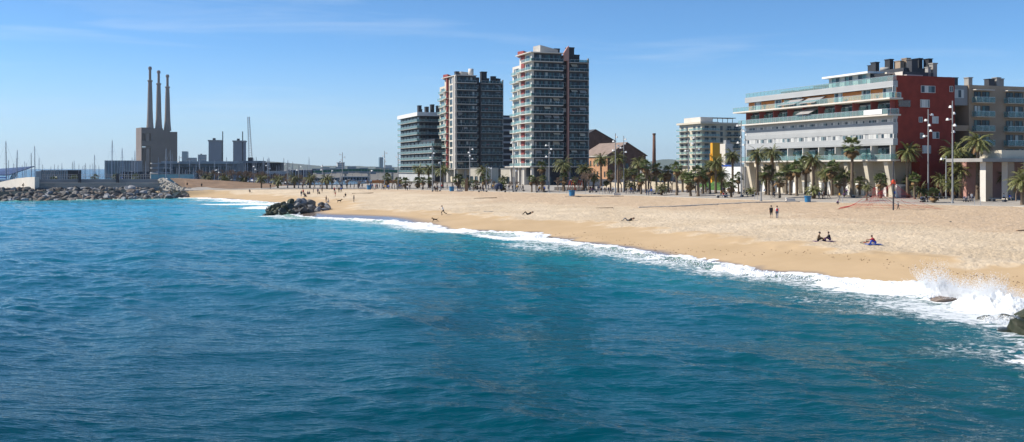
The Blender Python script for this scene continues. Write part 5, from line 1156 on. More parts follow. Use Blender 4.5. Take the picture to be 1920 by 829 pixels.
def sailboat(px, yt, d):
    global NB_; NB_ += 1
    z = 3.5; hh = zz(yt, d) - z; s = max(.35, hh / 15.8); where = 'behind the grey sea wall' if px < 265 else 'before the power station' if px < 450 else 'beyond the bare trees of the marina'
    t = thing('sailboat', f'moored white sailboat, bare mast, {where}', 'sailboat', (K(px) * d, d, z), random.uniform(0, 6.28), 'sailboats ' + where); t['px'] = float(px)
    for nm, me in zip(('hull', 'cabin', 'mast', 'boom'), BP[NB_ % 2]): place(nm, me, t, (0, 0, 0), 0, (min(s, 1.1),) * 2 + (s,) if nm == 'mast' else min(s, 1.1))
for x, y in ((30, 305), (65, 445), (128, 370), (125, 430), (210, 392), (215, 425), (232, 342), (245, 460), (280, 428), (190, 465), (365, 490), (383, 475), (405, 480), (435, 468), (517, 458), (527, 450), (565, 475), (607, 467), (600, 480), (630, 478), (655, 470), (675, 405), (683, 480), (800, 298), (857, 358), (885, 480), (900, 470), (940, 425), (955, 375), (965, 460), (1010, 480), (1025, 450), (1115, 425), (1175, 360), (1195, 370), (1220, 400), (90, 470), (165, 455), (305, 480), (745, 470), (150, 480), (700, 485), (580, 490), (830, 485)):
    sailboat(x / 3.768 + random.uniform(-.5, .5), 180 + y / 3.768, random.uniform(385, 430))
for i in range(70): px = 332 + i * 3.7 + random.uniform(-2, 2); sailboat(px, random.choice([random.uniform(308, 325), random.uniform(292, 314)]), random.uniform(382, 440))
for i in range(12): px = 588 + i * 13 + random.uniform(-4, 4); sailboat(px, random.uniform(312, 326), random.uniform(430, 500))
# ================================================================ PEOPLE
def pose(kind):
    """joint positions, figure faces +X, feet at z = 0"""
    J = {}
    def leg(h, a1, a2, l1=.43, l2=.42):   # thigh and shin angles from vertical, forward positive
        k = h + Vector((math.sin(a1), 0, -math.cos(a1))) * l1; an = k + Vector((math.sin(a2), 0, -math.cos(a2))) * l2; return k, an
    def arm(s_, a1, a2, out=.12, sy=1):
        e = s_ + Vector((math.sin(a1), sy * out, -math.cos(a1))).normalized() * .28; w_ = e + Vector((math.sin(a2), sy * out * .2, -math.cos(a2))).normalized() * .25; return e, w_
    P = {'stand': (0.03, (.04, .0), (-.04, -.02), (.1, .25), (-.05, .1)), 'walk': (.06, (.42, .12), (-.30, -.55), (-.35, -.1), (.35, .65)), 'walk2': (.05, (.22, .10), (-.18, -.4), (-.2, .1), (.25, .5)),
         'run': (.32, (.75, -.35), (-.45, -1.25), (-.75, .4), (.55, 1.7)), 'throw': (-.06, (.15, .1), (-.22, -.2), (1.2, 1.5), (-.5, -.2)),
         'sit': (.08, (1.5, .05), (1.48, .1), (.5, 1.2), (.45, 1.25)), 'floor': (.22, (2.1, .55), (2.0, .75), (.6, 1.3), (.5, 1.2)), 'hug': (.55, (2.25, .35), (2.15, .45), (1.0, 1.7), (.95, 1.6)),
         'crouch': (.55, (1.9, -.5), (1.5, -.7), (.6, 1.1), (.5, 1.0)), 'bike': (.6, (1.35, .1), (.7, -.35), (1.0, 1.35), (1.0, 1.35)), 'push': (.15, (.35, .1), (-.3, -.5), (.7, 1.4), (.7, 1.35))}
    if kind == 'lie': base = 'stand'
    elif kind == 'prop': base = 'stand'
    else: base = kind
    lean, lA, lB, aA, aB = P[base]
    pel = Vector((0, 0, .9)); up = Vector((math.sin(lean), 0, math.cos(lean)))
    J['pel'] = pel; J['chest'] = pel + up * .42; J['neck'] = pel + up * .52; J['head'] = pel + up * .52 + (up + Vector((.12, 0, .25))).normalized() * .20
    for sd_, l_, a_ in ((1, lA, aA), (-1, lB, aB)):
        hp = pel + Vector((0, .095 * sd_, -.02)); k, an = leg(hp, *l_); J[('hip', sd_)] = hp; J[('knee', sd_)] = k; J[('ankle', sd_)] = an; J[('toe', sd_)] = an + Vector((.17, .03 * sd_, -.05))
        sh = pel + up * .47 + Vector((0, .18 * sd_, 0)); e, w_ = arm(sh, *a_, sy=sd_); J[('sh', sd_)] = sh; J[('el', sd_)] = e; J[('wr', sd_)] = w_; J[('hand', sd_)] = w_ + (w_ - e).normalized() * .09
    if kind in ('lie', 'prop'):
        Rm = Matrix.Rotation(R(-88 if kind == 'lie' else -80), 4, 'Y')
        for k in J: J[k] = Rm @ J[k]
        if kind == 'prop':
            for sd_ in (1, -1):
                hp = J[('hip', sd_)]; J[('knee', sd_)] = hp + Vector((.30, .02 * sd_, .30)); J[('ankle', sd_)] = hp + Vector((.58, .03 * sd_, 0)); J[('toe', sd_)] = hp + Vector((.74, .03 * sd_, 0))
            for k, dz in (('chest', .02), ('neck', .03), ('head', .08)): J[k] = J[k] + Vector((.02, 0, dz))
            for sd_ in (1, -1): J[('el', sd_)] = J[('sh', sd_)] + Vector((.15, .10 * sd_, .12)); J[('wr', sd_)] = J[('sh', sd_)] + Vector((-.12, .0, .2)); J[('hand', sd_)] = J[('wr', sd_)] + Vector((-.09, -.02 * sd_, -.02))
    lo = min((min(J[k].z for k in J if isinstance(k, tuple) and k[0] in ('ankle', 'toe')) - .035), (J['pel'].z - .13) if kind in ('floor', 'hug', 'lie', 'prop') else 9)
    if kind in ('lie', 'prop'): lo = J['pel'].z - .12
    for k in J: J[k] = J[k] - Vector((0, 0, lo))
    return J
def body_mesh(kind, shorts=False, skirt=False):
    J = pose(kind); caps = []       # (a, b, ra, rb, tag)  tags 0 skin 1 top 2 bottom 3 shoe
    def cp(a, b, ra, rb, t): caps.append((J[a] if not isinstance(a, Vector) else a, J[b] if not isinstance(b, Vector) else b, ra, rb, t))
    pel, ch, nk, hd = J['pel'], J['chest'], J['neck'], J['head']; Yv = Vector((0, 1, 0))
    for s_ in (1, -1):
        cp(pel + Yv * .065 * s_, ch + Yv * .085 * s_ - (ch - pel) * .1, .105, .115, 1); cp(pel + Yv * .06 * s_ + (pel - ch) * .1, pel + Yv * .07 * s_ + (ch - pel) * .15, .12, .115, 2)
        cp(ch + Yv * .04 * s_, J[('sh', s_)], .10, .065, 1); cp(('sh', s_), ('el', s_), .058, .045, 1); cp(('el', s_), ('wr', s_), .044, .030, 1 if not shorts else 0)
        cp(('hip', s_), ('knee', s_), .088, .062, 2)
        if shorts: cp(('knee', s_), ('ankle', s_), .054, .036, 0)
        else: cp(('knee', s_), ('ankle', s_), .062, .045, 2)
        cp(('ankle', s_), ('toe', s_), .045, .036, 3); cp(('wr', s_), ('hand', s_), .030, .034, 0)
    cp(nk - (nk - pel) * .06, hd, .055, .05, 0); cp(hd + Vector((.012, 0, -.045)), hd + Vector((0, 0, .035)), .078, .094, 0)
    c = MB()
    for a, b, ra, rb, t in caps: c.tube(a, b, ra, rb, 10); c.ball(a, ra, 0, 10, 6); c.ball(b, rb, 0, 10, 6)
    fwd = Vector((1, 0, 0)); c.ball(hd + Vector((.098, 0, -.012)), .017, 0, 6, 4); 
    for s_ in (1, -1): c.ball(hd + Vector((.0, .093 * s_, -.01)), .022, 0, 6, 4)
    me = c.mesh('tmp', []); o = place('tmp', me); md = o.modifiers.new('r', 'REMESH'); md.mode = 'VOXEL'; md.voxel_size = .019; md.use_smooth_shade = True
    dg = bpy.context.evaluated_depsgraph_get(); out = bpy.data.meshes.new_from_object(o.evaluated_get(dg)); bpy.data.objects.remove(o); bpy.data.meshes.remove(me); out.name = 'person'
    # tag faces with the nearest limb
    nf = len(out.polygons); cen = np.zeros(nf * 3); out.polygons.foreach_get('center', cen); cen = cen.reshape(-1, 3); best = np.full(nf, 1e9); tg = np.zeros(nf, int)
    for a, b, ra, rb, t in caps:
        a_, b_ = np.array(a), np.array(b); d = b_ - a_; f = np.clip(((cen - a_) @ d) / max(1e-9, d @ d), 0, 1); dist = np.linalg.norm(cen - a_ - f[:, None] * d, axis=1) - (ra + (rb - ra) * f); m_ = dist < best; best[m_] = dist[m_]; tg[m_] = t
    # fingers and thumb, eyes and mouth, added to the same mesh
    vs = np.zeros(len(out.vertices) * 3); out.vertices.foreach_get('co', vs); vs = vs.reshape(-1, 3).tolist(); fs = [tuple(p.vertices) for p in out.polygons]; ex = MB()
    for s_ in (1, -1):
        w_, h_ = J[('wr', s_)], J[('hand', s_)]; d = (h_ - w_).normalized(); sd_ = d.cross(Vector((0, 1, 0)))
        sd_ = sd_.normalized() if sd_.length > .1 else Vector((1, 0, 0)); nrm = d.cross(sd_)
        for i in range(4):
            st = h_ + sd_ * (.024 - .016 * i) + d * .015; L_ = (.068, .078, .072, .056)[i]; k = st + d * L_ * .55; ex.tube(st, k, .0095, .009, 5); ex.tube(k, k + (d * .8 - nrm * .55 * s_) * L_ * .5, .009, .007, 5)
        st = w_ + d * .05 + sd_ * .03; ex.tube(st, st + (d * .6 + sd_ * .8) * .045, .011, .009, 5); ex.tube(st + (d * .6 + sd_ * .8) * .045, st + (d * .95 + sd_ * .7) * .07, .009, .008, 5)
    for s_ in (1, -1): ex.ball(hd + Vector((.082, .032 * s_, .012)), .011, 4, 6, 4)
    ex.tube(hd + Vector((.083, -.022, -.052)), hd + Vector((.083, .022, -.052)), .007, .007, 5, 4)
    if skirt: ex.hexa([tuple(pel + Vector((math.cos(a) * .24, math.sin(a) * .27, -.42))) for a in np.linspace(0, 6.28, 13)[:-1]], [tuple(pel + Vector((math.cos(a) * .13, math.sin(a) * .17, .1))) for a in np.linspace(0, 6.28, 13)[:-1]], 1)
    n0 = len(vs); vs += [tuple(v) for v in ex.v]; fs += [tuple(i + n0 for i in f) for f in ex.f]; tg = list(tg) + ex.m
    me = bpy.data.meshes.new('person'); me.from_pydata(vs, [], fs); me.polygons.foreach_set('use_smooth', [True] * len(fs)); bpy.data.meshes.remove(out)
    h = MB(); h.ball(hd + Vector((-.018, 0, .028)), .112, 0, 12, 8, (1, .95, .98))
    hv = [v for v in h.v]; keep = [f for f in h.f if not all((Vector(hv[i]) - hd).x > .045 and (Vector(hv[i]) - hd).z < .075 for i in f)]; h.f = keep; h.m = [0] * len(keep)
    return me, [int(x) for x in tg], h.mesh('hair', ['hair_dark'], True)
BODY = {}; PV = {}
def person_mesh(kind, top, bottom, shorts=False, skirt=False):
    k0 = (kind, shorts, skirt)
    if k0 not in BODY: BODY[k0] = body_mesh(*k0)
    k1 = k0 + (top, bottom)
    if k1 not in PV:
        me, tg, hair = BODY[k0]; m = me.copy()
        for q in ('skin', top, bottom, 'black_cloth', 'hair_dark'): m.materials.append(MT[q])
        m.polygons.foreach_set('material_index', tg); PV[k1] = (m, hair)
    return PV[k1]
CNAME = {'black_cloth': 'black', 'navy': 'navy', 'denim': 'denim', 'grey_cloth': 'grey', 'white_cloth': 'white', 'red_cloth': 'red', 'brown_cloth': 'brown', 'blue_cloth': 'blue', 'sand_cloth': 'sand-coloured', 'yellow_cloth': 'yellow', 'purple_cloth': 'purple', 'skin': 'bare'}
def person(loc, kind, face, top, bottom, label, group=None, shorts=False, skirt=False, s=1.0, px=0):
    me, hair = person_mesh(kind, top, bottom, shorts, skirt); o = place('person', me, None, tuple(loc), face, s); tag(o, label, 'person', group); o['px'] = float(px); place('hair', hair, o); return o
VERB = {'stand': 'standing', 'walk': 'striding', 'walk2': 'walking', 'sit': 'sitting', 'crouch': 'crouching', 'floor': 'sitting', 'push': 'pushing a pram', 'hug': 'sitting curled up'}
def walker(px, py, kind, face, top, bottom, where=None, **k):
    p = G(px, py); wh = where or landmark(px); person(p, kind, face, top, bottom, f'person in {CNAME[top]} top, {CNAME[bottom]} trousers, {VERB[kind]} {wh}', 'people ' + wh, px=px, **k)
random.seed(99)
darks = ['black_cloth', 'navy', 'black_cloth', 'grey_cloth', 'brown_cloth', 'denim', 'navy']; tops = darks + ['red_cloth', 'white_cloth', 'grey_cloth', 'blue_cloth', 'sand_cloth', 'yellow_cloth']
# groups read off the photograph: (column, feet row)
pr = [(1134, 363), (1141, 362.5), (1144.5, 363), (1149, 362), (1174, 364), (1181, 363), (1184, 362.5), (1188, 364), (1212, 366), (1216, 366.5), (1221.5, 366), (1248.5, 364), (1254, 362), (1257, 362), (1315, 363), (1318, 362.5), (1326, 362.5), (1352, 370),
      (1536, 373.5), (1542, 373.5), (1545, 373.5), (1554, 373), (1574, 376), (1727, 379), (1817, 378), (1822, 378.5), (1375, 366),
      (672, 353.5), (704, 355), (708, 355), (719, 356), (722, 356), (728, 356), (699, 353.5), (745, 356), (752, 355), (762, 357), (764, 357.5), (768, 356), (792, 357), (811, 354), (815, 358), (820, 358), (848, 354), (858, 358), (864, 356), (867, 356), (901, 359), (905, 358.5), (921, 356), (924, 356), (932, 357), (937, 357), (972, 357), (975.5, 356.5), (979, 357),
      (640, 353.6), (650, 353.6), (657, 353.4), (664, 353.6), (679, 353.6), (1012, 360), (1017, 360), (1021, 360.5), (1107, 360), (1111, 360), (602, 354), (590, 353.8), (575, 353.7), (632, 354), (740, 355), (730, 355), (717, 354.5), (888, 358), (895, 357), (803, 355)]
for px0, px1, n_, y0_, y1_ in ((655, 760, 12, 353.6, 355), (760, 930, 12, 354, 358), (930, 1050, 7, 357, 360), (1100, 1260, 8, 359, 364), (1260, 1500, 8, 362, 368), (1500, 1900, 7, 368, 378)):
    for k_ in range(n_): f_ = random.random(); pr.append((px0 + (px1 - px0) * f_, y0_ + (y1_ - y0_) * f_ - random.uniform(0, 1.2)))
for i, (px, py) in enumerate(pr):
    walker(px, py, random.choice(['walk', 'walk2', 'stand', 'walk2', 'walk']), random.choice([0, math.pi, 1.2, -1.4, 2.6]), random.choice(tops), random.choice(darks))
# people sitting on benches
def bench(px, py, L, label, rot=RA, colr='white_bench', low=False):
    p = G(px, py); t = thing('bench', label, 'bench', tuple(p), rot); t['px'] = float(px)
    c = MB(); c.box(-L / 2, L / 2, -.25, .25, .38, .47); c.build('seat', colr, t)
    for x in (-L / 2 + .35, L / 2 - .35): c = MB(); c.box(x - .2, x + .2, -.22, .22, -.1, .375); c.build('leg', 'slate', t)
    return t
bench(1617, 370, 5, 'long white bench behind the palms before the near half of the long block'); bench(1752, 373, 6.5, 'long white bench in front of the red wall'); bench(1879, 376, 6, 'long white bench in front of the concrete porch where two people sit'); bench(1740, 378, 2.6, 'short white bench left of the low fan palm before the red wall')
bench(1402, 368.5, 3.5, 'grey bench beside the white end wall of the long block'); bench(955, 360, 3.2, 'white bench between the two towers'); bench(975, 359, 3, 'white bench in front of the right tower'); bench(1353, 370.5, 2.6, 'bench with a seated group near the orange tower'); bench(905, 360.2, 3, 'white bench in front of the gap right of the left tower'); bench(818, 359.3, 3, 'white bench at the foot of the left tower'); bench(1015, 360.8, 3.4, 'bench full of sitters in front of the right tower'); bench(1112, 361, 2.6, 'bench under the bare tree by the warehouse')
for px, py, tp, bt, dx in ((1882, 376, 'white_cloth', 'navy', 0), (1893, 376.3, 'blue_cloth', 'grey_cloth', 0), (1357, 370.7, 'red_cloth', 'denim', 0), (1362, 370.7, 'black_cloth', 'denim', 0), (1400, 368.6, 'black_cloth', 'grey_cloth', 0), (1736, 378.2, 'black_cloth', 'navy', 0), (1020, 361, 'black_cloth', 'black_cloth', 0), (1010, 361, 'navy', 'denim', 0), (907, 360.4, 'black_cloth', 'navy', 0), (820, 359.5, 'brown_cloth', 'black_cloth', 0), (817, 359.4, 'black_cloth', 'navy', 0), (1110, 361.2, 'purple_cloth', 'black_cloth', 0)):
    p = G(px, py); person((p.x - .1, p.y - .15, p.z), 'sit', R(-70), tp, bt, f'person in {CNAME[tp]} top, {CNAME[bt]} trousers, on a bench {landmark(px)}', 'people on benches ' + landmark(px), px=px)
# ---- on the sand
p = G(831, 403.5); person(p, 'run', math.pi * .97, 'white_cloth', 'black_cloth', 'person in white top and black trousers running on the damp sand behind a dog', s=1.1, px=831)
p = G(1446, 409.5); person(p, 'walk2', R(80), 'black_cloth', 'black_cloth', 'person in black shirt and black shorts walking on the sand, left of a couple', shorts=True, s=1.1, px=1446)
p = G(1457, 410.3); person(p, 'walk', R(75), 'white_cloth', 'denim', 'person in white shirt, dark trousers and backpack walking on the sand, right of a couple', s=1.12, px=1457)
q = Vector(p) + Vector((-.06, -.21, 1.36)); c = MB(); c.ball((0, 0, 0), .2, 0, 12, 8, (.85, .6, 1.25)); c.ball((0, -.12, -.06), .12, 0, 10, 6, (.95, .5, .9)); tag(c.build('backpack', 'red_cloth', None, tuple(q), R(-12), smooth=True), 'dark red backpack on the back of the man walking on the sand', 'backpack')
p = G(1534, 454); person(p, 'floor', R(-12), 'brown_cloth', 'black_cloth', 'person in brown coat sitting upright on the sand, left one of a pair', px=1534, s=1.08)
p = G(1556, 452.5); person(p, 'floor', R(178), 'black_cloth', 'purple_cloth', 'person in dark top sitting on the sand, right one of a pair', px=1556)
p = G(1545, 453.3); c = MB(); c.box(-1.2, 1.2, -.5, .5, 0, .03); tag(c.build('beach_blanket', 'purple_cloth', None, tuple(p + Vector((0, .1, .03))), .1), 'dark purple blanket between the two people sitting on the sand', 'blanket')
p = G(1546, 452.8); c = MB(); c.ball((0, 0, .14), .17, 0, 10, 6, (1.2, .8, .9)); tag(c.build('bag', 'purple_cloth', None, tuple(p), .3, smooth=True), 'dark purple bag between the two people sitting on the sand', 'bag')
p = G(1641, 458.5); person(p, 'hug', R(175), 'red_cloth', 'blue_cloth', 'person in red hoodie sitting hunched on the sand beside a bicycle', px=1641)
c = MB(); c.box(-.9, .7, -.45, .45, 0, .04); tag(c.build('beach_towel', 'blue_cloth', None, tuple(p + Vector((-.1, -.1, .02))), .1), 'bright blue towel under the person in red hoodie', 'towel')
def bicycle(loc, rot, label, lying=False, s=1.0):
    t = thing('bicycle', label, 'bicycle', tuple(loc), rot); t.scale = (s,) * 3
    if lying: t.rotation_euler = (R(72), 0, rot)
    for x in (-.52, .52):
        w_ = MB(); n = 20
        for i in range(n): a, b = 2 * math.pi * i / n, 2 * math.pi * (i + 1) / n; w_.tube((x + .33 * math.cos(a), 0, .34 + .33 * math.sin(a)), (x + .33 * math.cos(b), 0, .34 + .33 * math.sin(b)), .022, n=5, cap=False)
        for i in range(10): a = 2 * math.pi * i / 10; w_.tube((x, 0, .34), (x + .32 * math.cos(a), 0, .34 + .32 * math.sin(a)), .004, n=3, cap=False)
        w_.build('wheel', 'tyre', t)
    f = MB(); P = {'r': (-.52, 0, .34), 'b': (-.08, 0, .30), 's': (-.2, 0, .78), 'h': (.36, 0, .82), 'f': (.52, 0, .34)}
    for a, b in ('rb', 'rs', 'sb', 'sh', 'bh', 'hf'): f.tube(P[a], P[b], .02, n=6)
    f.build('frame', 'red_plastic' if lying else 'metal_dark', t); f = MB(); f.tube((.36, 0, .82), (.34, 0, 1.0), .015); f.tube((.34, -.27, 1.0), (.34, .27, 1.0), .014); f.build('handlebar', 'metal_dark', t)
    f = MB(); f.tube((-.2, 0, .78), (-.22, 0, .92), .014); f.hexa([(-.36, -.08, .92), (-.08, -.03, .93), (-.08, .03, .93), (-.36, .08, .92)], [(-.36, -.08, .97), (-.08, -.02, .96), (-.08, .02, .96), (-.36, .08, .97)]); f.build('saddle', 'tyre', t)
p = G(1627, 456.8); bicycle((p.x, p.y + .1, p.z + .02), R(-6), 'red bicycle lying on the sand beside the person in red hoodie', True)
p = G(977, 403); person(p, 'prop', R(172), 'black_cloth', 'black_cloth', 'person in black lying on the sand propped up, left of the two lying figures', s=1.3, px=977)
p = G(1163, 415.5); person(p, 'prop', R(178), 'black_cloth', 'grey_cloth', 'person in black and grey lying knees up, right of the two lying figures', s=1.3, px=1163)
p = G(916, 397); c = MB(); c.box(-.9, .9, -.4, .4, 0, .05); tag(c.build('beach_towel', 'grey_cloth', None, tuple(p + Vector((0, 0, .03))), .1), 'flat grey towel lying alone on the sand', 'towel')
for i, (px, py, kd, tp, bt, sh) in enumerate(((831 - 257, 370, 'floor', 'black_cloth', 'black_cloth', 0), (565, 368.5, 'stand', 'black_cloth', 'denim', 0), (568.5, 365.5, 'stand', 'red_cloth', 'black_cloth', 0), (576.5, 364.5, 'floor', 'purple_cloth', 'black_cloth', 0), (581, 364.5, 'floor', 'navy', 'black_cloth', 0), (571, 367.5, 'floor', 'brown_cloth', 'navy', 0), (587.5, 361.5, 'stand', 'sand_cloth', 'navy', 0),
                                            (596, 364, 'stand', 'purple_cloth', 'black_cloth', 0), (599.5, 364.5, 'floor', 'brown_cloth', 'black_cloth', 0), (604, 361.5, 'stand', 'brown_cloth', 'black_cloth', 1), (627, 361.5, 'stand', 'red_cloth', 'navy', 0), (628.7, 368.5, 'walk2', 'sand_cloth', 'red_cloth', 1), (635.5, 361, 'stand', 'brown_cloth', 'black_cloth', 0), (639.7, 361, 'walk', 'blue_cloth', 'brown_cloth', 0),
                                            (648, 369.5, 'crouch', 'black_cloth', 'black_cloth', 0), (611.5, 380, 'throw', 'sand_cloth', 'grey_cloth', 1), (616, 380.5, 'floor', 'white_cloth', 'grey_cloth', 0), (663.5, 379.5, 'throw', 'black_cloth', 'black_cloth', 0), (507, 354.3, 'stand', 'black_cloth', 'black_cloth', 0), (469.5, 361.5, 'crouch', 'black_cloth', 'black_cloth', 0), (567.5, 354.6, 'stand', 'brown_cloth', 'black_cloth', 0))):
    walker(px, py, kd if kd != 'throw' else 'stand', random.uniform(-3, 3), tp, bt, 'on far sand by the groyne' if px > 520 else 'near the path below the dirt slope', shorts=bool(sh))
for px, py, dd in ((351, 351, 345), (378, 352.5, 344)):
    person((K(px) * dd, dd, zz(py, dd)), 'walk2', 1.5, 'black_cloth', 'black_cloth', 'person in black walking up the brown dirt slope, ' + ('left one' if px < 360 else 'right one'), px=px)
person((K(45) * 303, 302, zz(350.5, 302)), 'crouch', 0, 'black_cloth', 'black_cloth', 'person in black crouching on the boulders below the white wall', px=45)
p = G(1684, 393); person(p, 'walk', math.pi, 'grey_cloth', 'black_cloth', 'small child in grey top walking beside the rope net mast', px=1684, s=.78)
for dx, dy, z, a in ((-7.2, 3.0, .6, 0), (-6.0, 1.6, 2.6, 1.0), (-5.6, 3.6, 1.9, 2.0)):
    pm = G(1675, 393.5); person((pm.x + dx, pm.y + dy + 4, pm.z + z), 'crouch', a, random.choice(['red_cloth', 'purple_cloth', 'navy']), 'black_cloth', 'child climbing in the red rope net, ' + ('lowest of three' if z < 1 else 'highest of three' if z > 2 else 'middle of three'), px=1650, s=.75)
# cyclist and pram
p = G(1451, 372); bicycle(tuple(p), 0.2, 'dark bicycle ridden along the promenade before the long block'); person((p.x - .2, p.y - .05, p.z + .12), 'bike', .2, 'black_cloth', 'navy', 'cyclist in black riding along the promenade before the long block', px=1451)
for px, py, lb in ((1811, 378.5, 'silver pram pushed along the promenade in front of the brown block'), (1730.5, 379.3, 'dark pram standing in front of the red wall')):
    p = G(px, py); t = thing('pram', lb, 'pram', tuple(p), .3)
    for x in (-.3, .3):
        for y in (-.24, .24): c = MB(); c.tube((x, y - .02, .13), (x, y + .02, .13), .13, n=12); c.build('wheel', 'tyre', t)
    c = MB(); [c.tube((-.3, y, .13), (.35, y, .95), .015, n=5) for y in (-.24, .24)]; [c.tube((.3, y, .13), (-.25, y, .7), .015, n=5) for y in (-.24, .24)]; c.tube((.35, -.24, .95), (.35, .24, .95), .02, n=5); c.build('frame', 'metal_grey', t)
    c = MB(); c.hexa([(-.4, -.2, .4), (.2, -.2, .35), (.2, .2, .35), (-.4, .2, .4)], [(-.5, -.24, .72), (.25, -.24, .85), (.25, .24, .85), (-.5, .24, .72)]); c.build('seat', 'grey_cloth' if px > 1800 else 'black_cloth', t)
    c = MB(); [c.quad((-.12 - .3 * math.cos(a0), -.24, .72 + .32 * math.sin(a0)), (-.12 - .3 * math.cos(a1), -.24, .72 + .32 * math.sin(a1)), (-.12 - .3 * math.cos(a1), .24, .72 + .32 * math.sin(a1)), (-.12 - .3 * math.cos(a0), .24, .72 + .32 * math.sin(a0))) for a0, a1 in zip(np.linspace(0, 1.6, 6)[:-1], np.linspace(0, 1.6, 6)[1:])]; c.build('hood', 'navy', t)
# dogs
def dog(px, py, face, label, run=True, s=1.0):
    p = G(px, py); o_ = []; c = MB()
    c.tube((-.28, 0, .42), (.05, 0, .42), .10, .12, 10); c.tube((.05, 0, .42), (.30, 0, .45), .12, .14, 10); c.ball((-.28, 0, .42), .11, 0, 10, 6); c.ball((.30, 0, .45), .14, 0, 10, 6, (1, .8, 1.1))
    c.tube((.34, 0, .50), (.50, 0, .62), .085, .065, 8); c.ball((.53, 0, .65), .085, 0, 10, 6); c.tube((.55, 0, .64), (.70, 0, .60), .055, .035, 8); c.ball((.70, 0, .60), .035, 0, 6, 4)
    for sy in (-1, 1): c.tube((.48, .055 * sy, .71), (.44, .075 * sy, .79), .035, .01, 5)
    fr, hr = ((.22, .30), (-.30, -.42)) if run else ((0, .02), (0, -.03))
    for sy in (-1, 1):
        a = fr[0] * (1 if sy > 0 else .5); c.tube((.27, .07 * sy, .40), (.27 + a * .5, .07 * sy, .22), .05, .03, 7); c.tube((.27 + a * .5, .07 * sy, .22), (.27 + a, .07 * sy, .04), .03, .022, 7); c.ball((.29 + a, .07 * sy, .03), .03, 0, 6, 4, (1.3, 1, .8))
        b = hr[0] * (1 if sy > 0 else .6); c.tube((-.28, .07 * sy, .42), (-.20 + b * .2, .075 * sy, .28), .075, .05, 7); c.tube((-.20 + b * .2, .075 * sy, .28), (-.36 + b * .6, .075 * sy, .17), .045, .026, 7); c.tube((-.36 + b * .6, .075 * sy, .17), (-.32 + b, .075 * sy, .03), .026, .022, 7); c.ball((-.30 + b, .075 * sy, .03), .03, 0, 6, 4, (1.3, 1, .8))
    c.tube((-.36, 0, .47), (-.52, 0, .60), .03, .025, 6); c.tube((-.52, 0, .60), (-.60, 0, .76), .025, .015, 6)
    me = c.mesh('tmp', ['dog_fur']); o = place('tmp', me); md = o.modifiers.new('r', 'REMESH'); md.mode = 'VOXEL'; md.voxel_size = .016; md.use_smooth_shade = True
    out = bpy.data.meshes.new_from_object(o.evaluated_get(bpy.context.evaluated_depsgraph_get())); bpy.data.objects.remove(o); out.materials.clear(); out.materials.append(MT['dog_fur']); d = place('dog', out, None, tuple(p), face, s); tag(d, label, 'dog')
dog(816, 416, math.pi * .98, 'black dog running on the damp sand ahead of the runner'); dog(636, 380, 0, 'dark dog standing on the sand right of the rock groyne', False, 1.25); dog(645, 371, 2, 'small dark dog beside the crouching person on the far sand', False, .7)
# ================================================================ BEACH AND PROMENADE FURNITURE
for px, py, s, lb in ((1072.5, 368, 1.35, 'blue round litter tub in front of the right tower'), (1514.5, 379, 1.15, 'large blue round litter tub before the long block'), (692, 355.5, 1.3, 'small distant blue litter tub left of the banded block'), (847, 358.8, 1.3, 'blue round litter tub at the foot of the left tower')):
    p = G(px, py); t = thing('litter_tub', lb, 'litter bin', tuple(p)); t.scale = (s,) * 3
    c = MB(); c.tube((0, 0, 0), (0, 0, .95), .50, .56, 20); c.build('drum', 'blue_plastic', t, smooth=False); c = MB(); c.tube((0, 0, .95), (0, 0, 1.08), .66, .66, 20); c.build('rim', 'blue_plastic', t); c = MB(); c.tube((0, 0, 1.08), (0, 0, 1.12), .5, .45, 16); c.build('liner', 'slate', t)
for px, py, lb in ((1482, 376.8, 'low white concrete block left of the large blue tub'), (1157, 366.3, 'low white concrete block near the twin light masts'), (680, 354.6, 'low white concrete block left of the small distant tub'), (862, 359.3, 'low white concrete block by the tub at the left tower')):
    p = G(px, py); t = thing('concrete_block', lb, 'concrete block', tuple(p), .05); c = MB(); c.hexa([(-.95, -.3, 0), (.95, -.3, 0), (.95, .3, 0), (-.95, .3, 0)], [(-.85, -.24, .5), (.85, -.24, .5), (.85, .24, .5), (-.85, .24, .5)]); c.build('block_body', 'white_render', t); c = MB(); c.tube((-.85, 0, .5), (-.85, 0, .62), .25, .22, 12); c.build('tap_head', 'white_paint', t)
for px, py in ((1227, 364.5), (1235, 364.5), (1386, 363.5), (1408, 363.5), (1862, 378), (1883, 378.5)):
    p = G(px, py); t = tag(MB().box(-.3, .3, -.3, .3, -.1, .45).build('stone_stool', 'slate', None, tuple(p), .3), 'small dark cube seat on the promenade ' + landmark(px), 'seat', 'dark cube seats'); t['px'] = float(px)
p = G(874.5, 358.6); MBp = thing('wooden_post', 'thick yellow-brown wooden post with a slanted top at the left tower', 'post', tuple(p)); c = MB(); c.hexa([(-.45, -.45, 0), (.45, -.45, 0), (.45, .45, 0), (-.45, .45, 0)], [(-.4, -.4, 3.4), (.4, -.4, 4.0), (.4, .4, 4.0), (-.4, .4, 3.4)]); c.build('shaft', 'wood', MBp)
p = G(935, 358.3); t = thing('market_cart', 'dark blue covered cart with a round hood between the towers', 'cart', tuple(p), .2); c = MB(); c.prism([(1.2 * math.cos(a), .9 * math.sin(a)) for a in np.linspace(0, 6.28, 13)[:-1]], .5, 1.5); c.build('body', 'navy', t); c = MB(); c.ball((.1, 0, 1.5), 1.1, 0, 12, 6, (1.1, .8, .75)); c.build('hood', 'navy', t, smooth=True)
for x in (-.7, .7): c = MB(); c.tube((x, -.8, .3), (x, -.7, .3), .3, n=12); c.build('wheel', 'tyre', t)
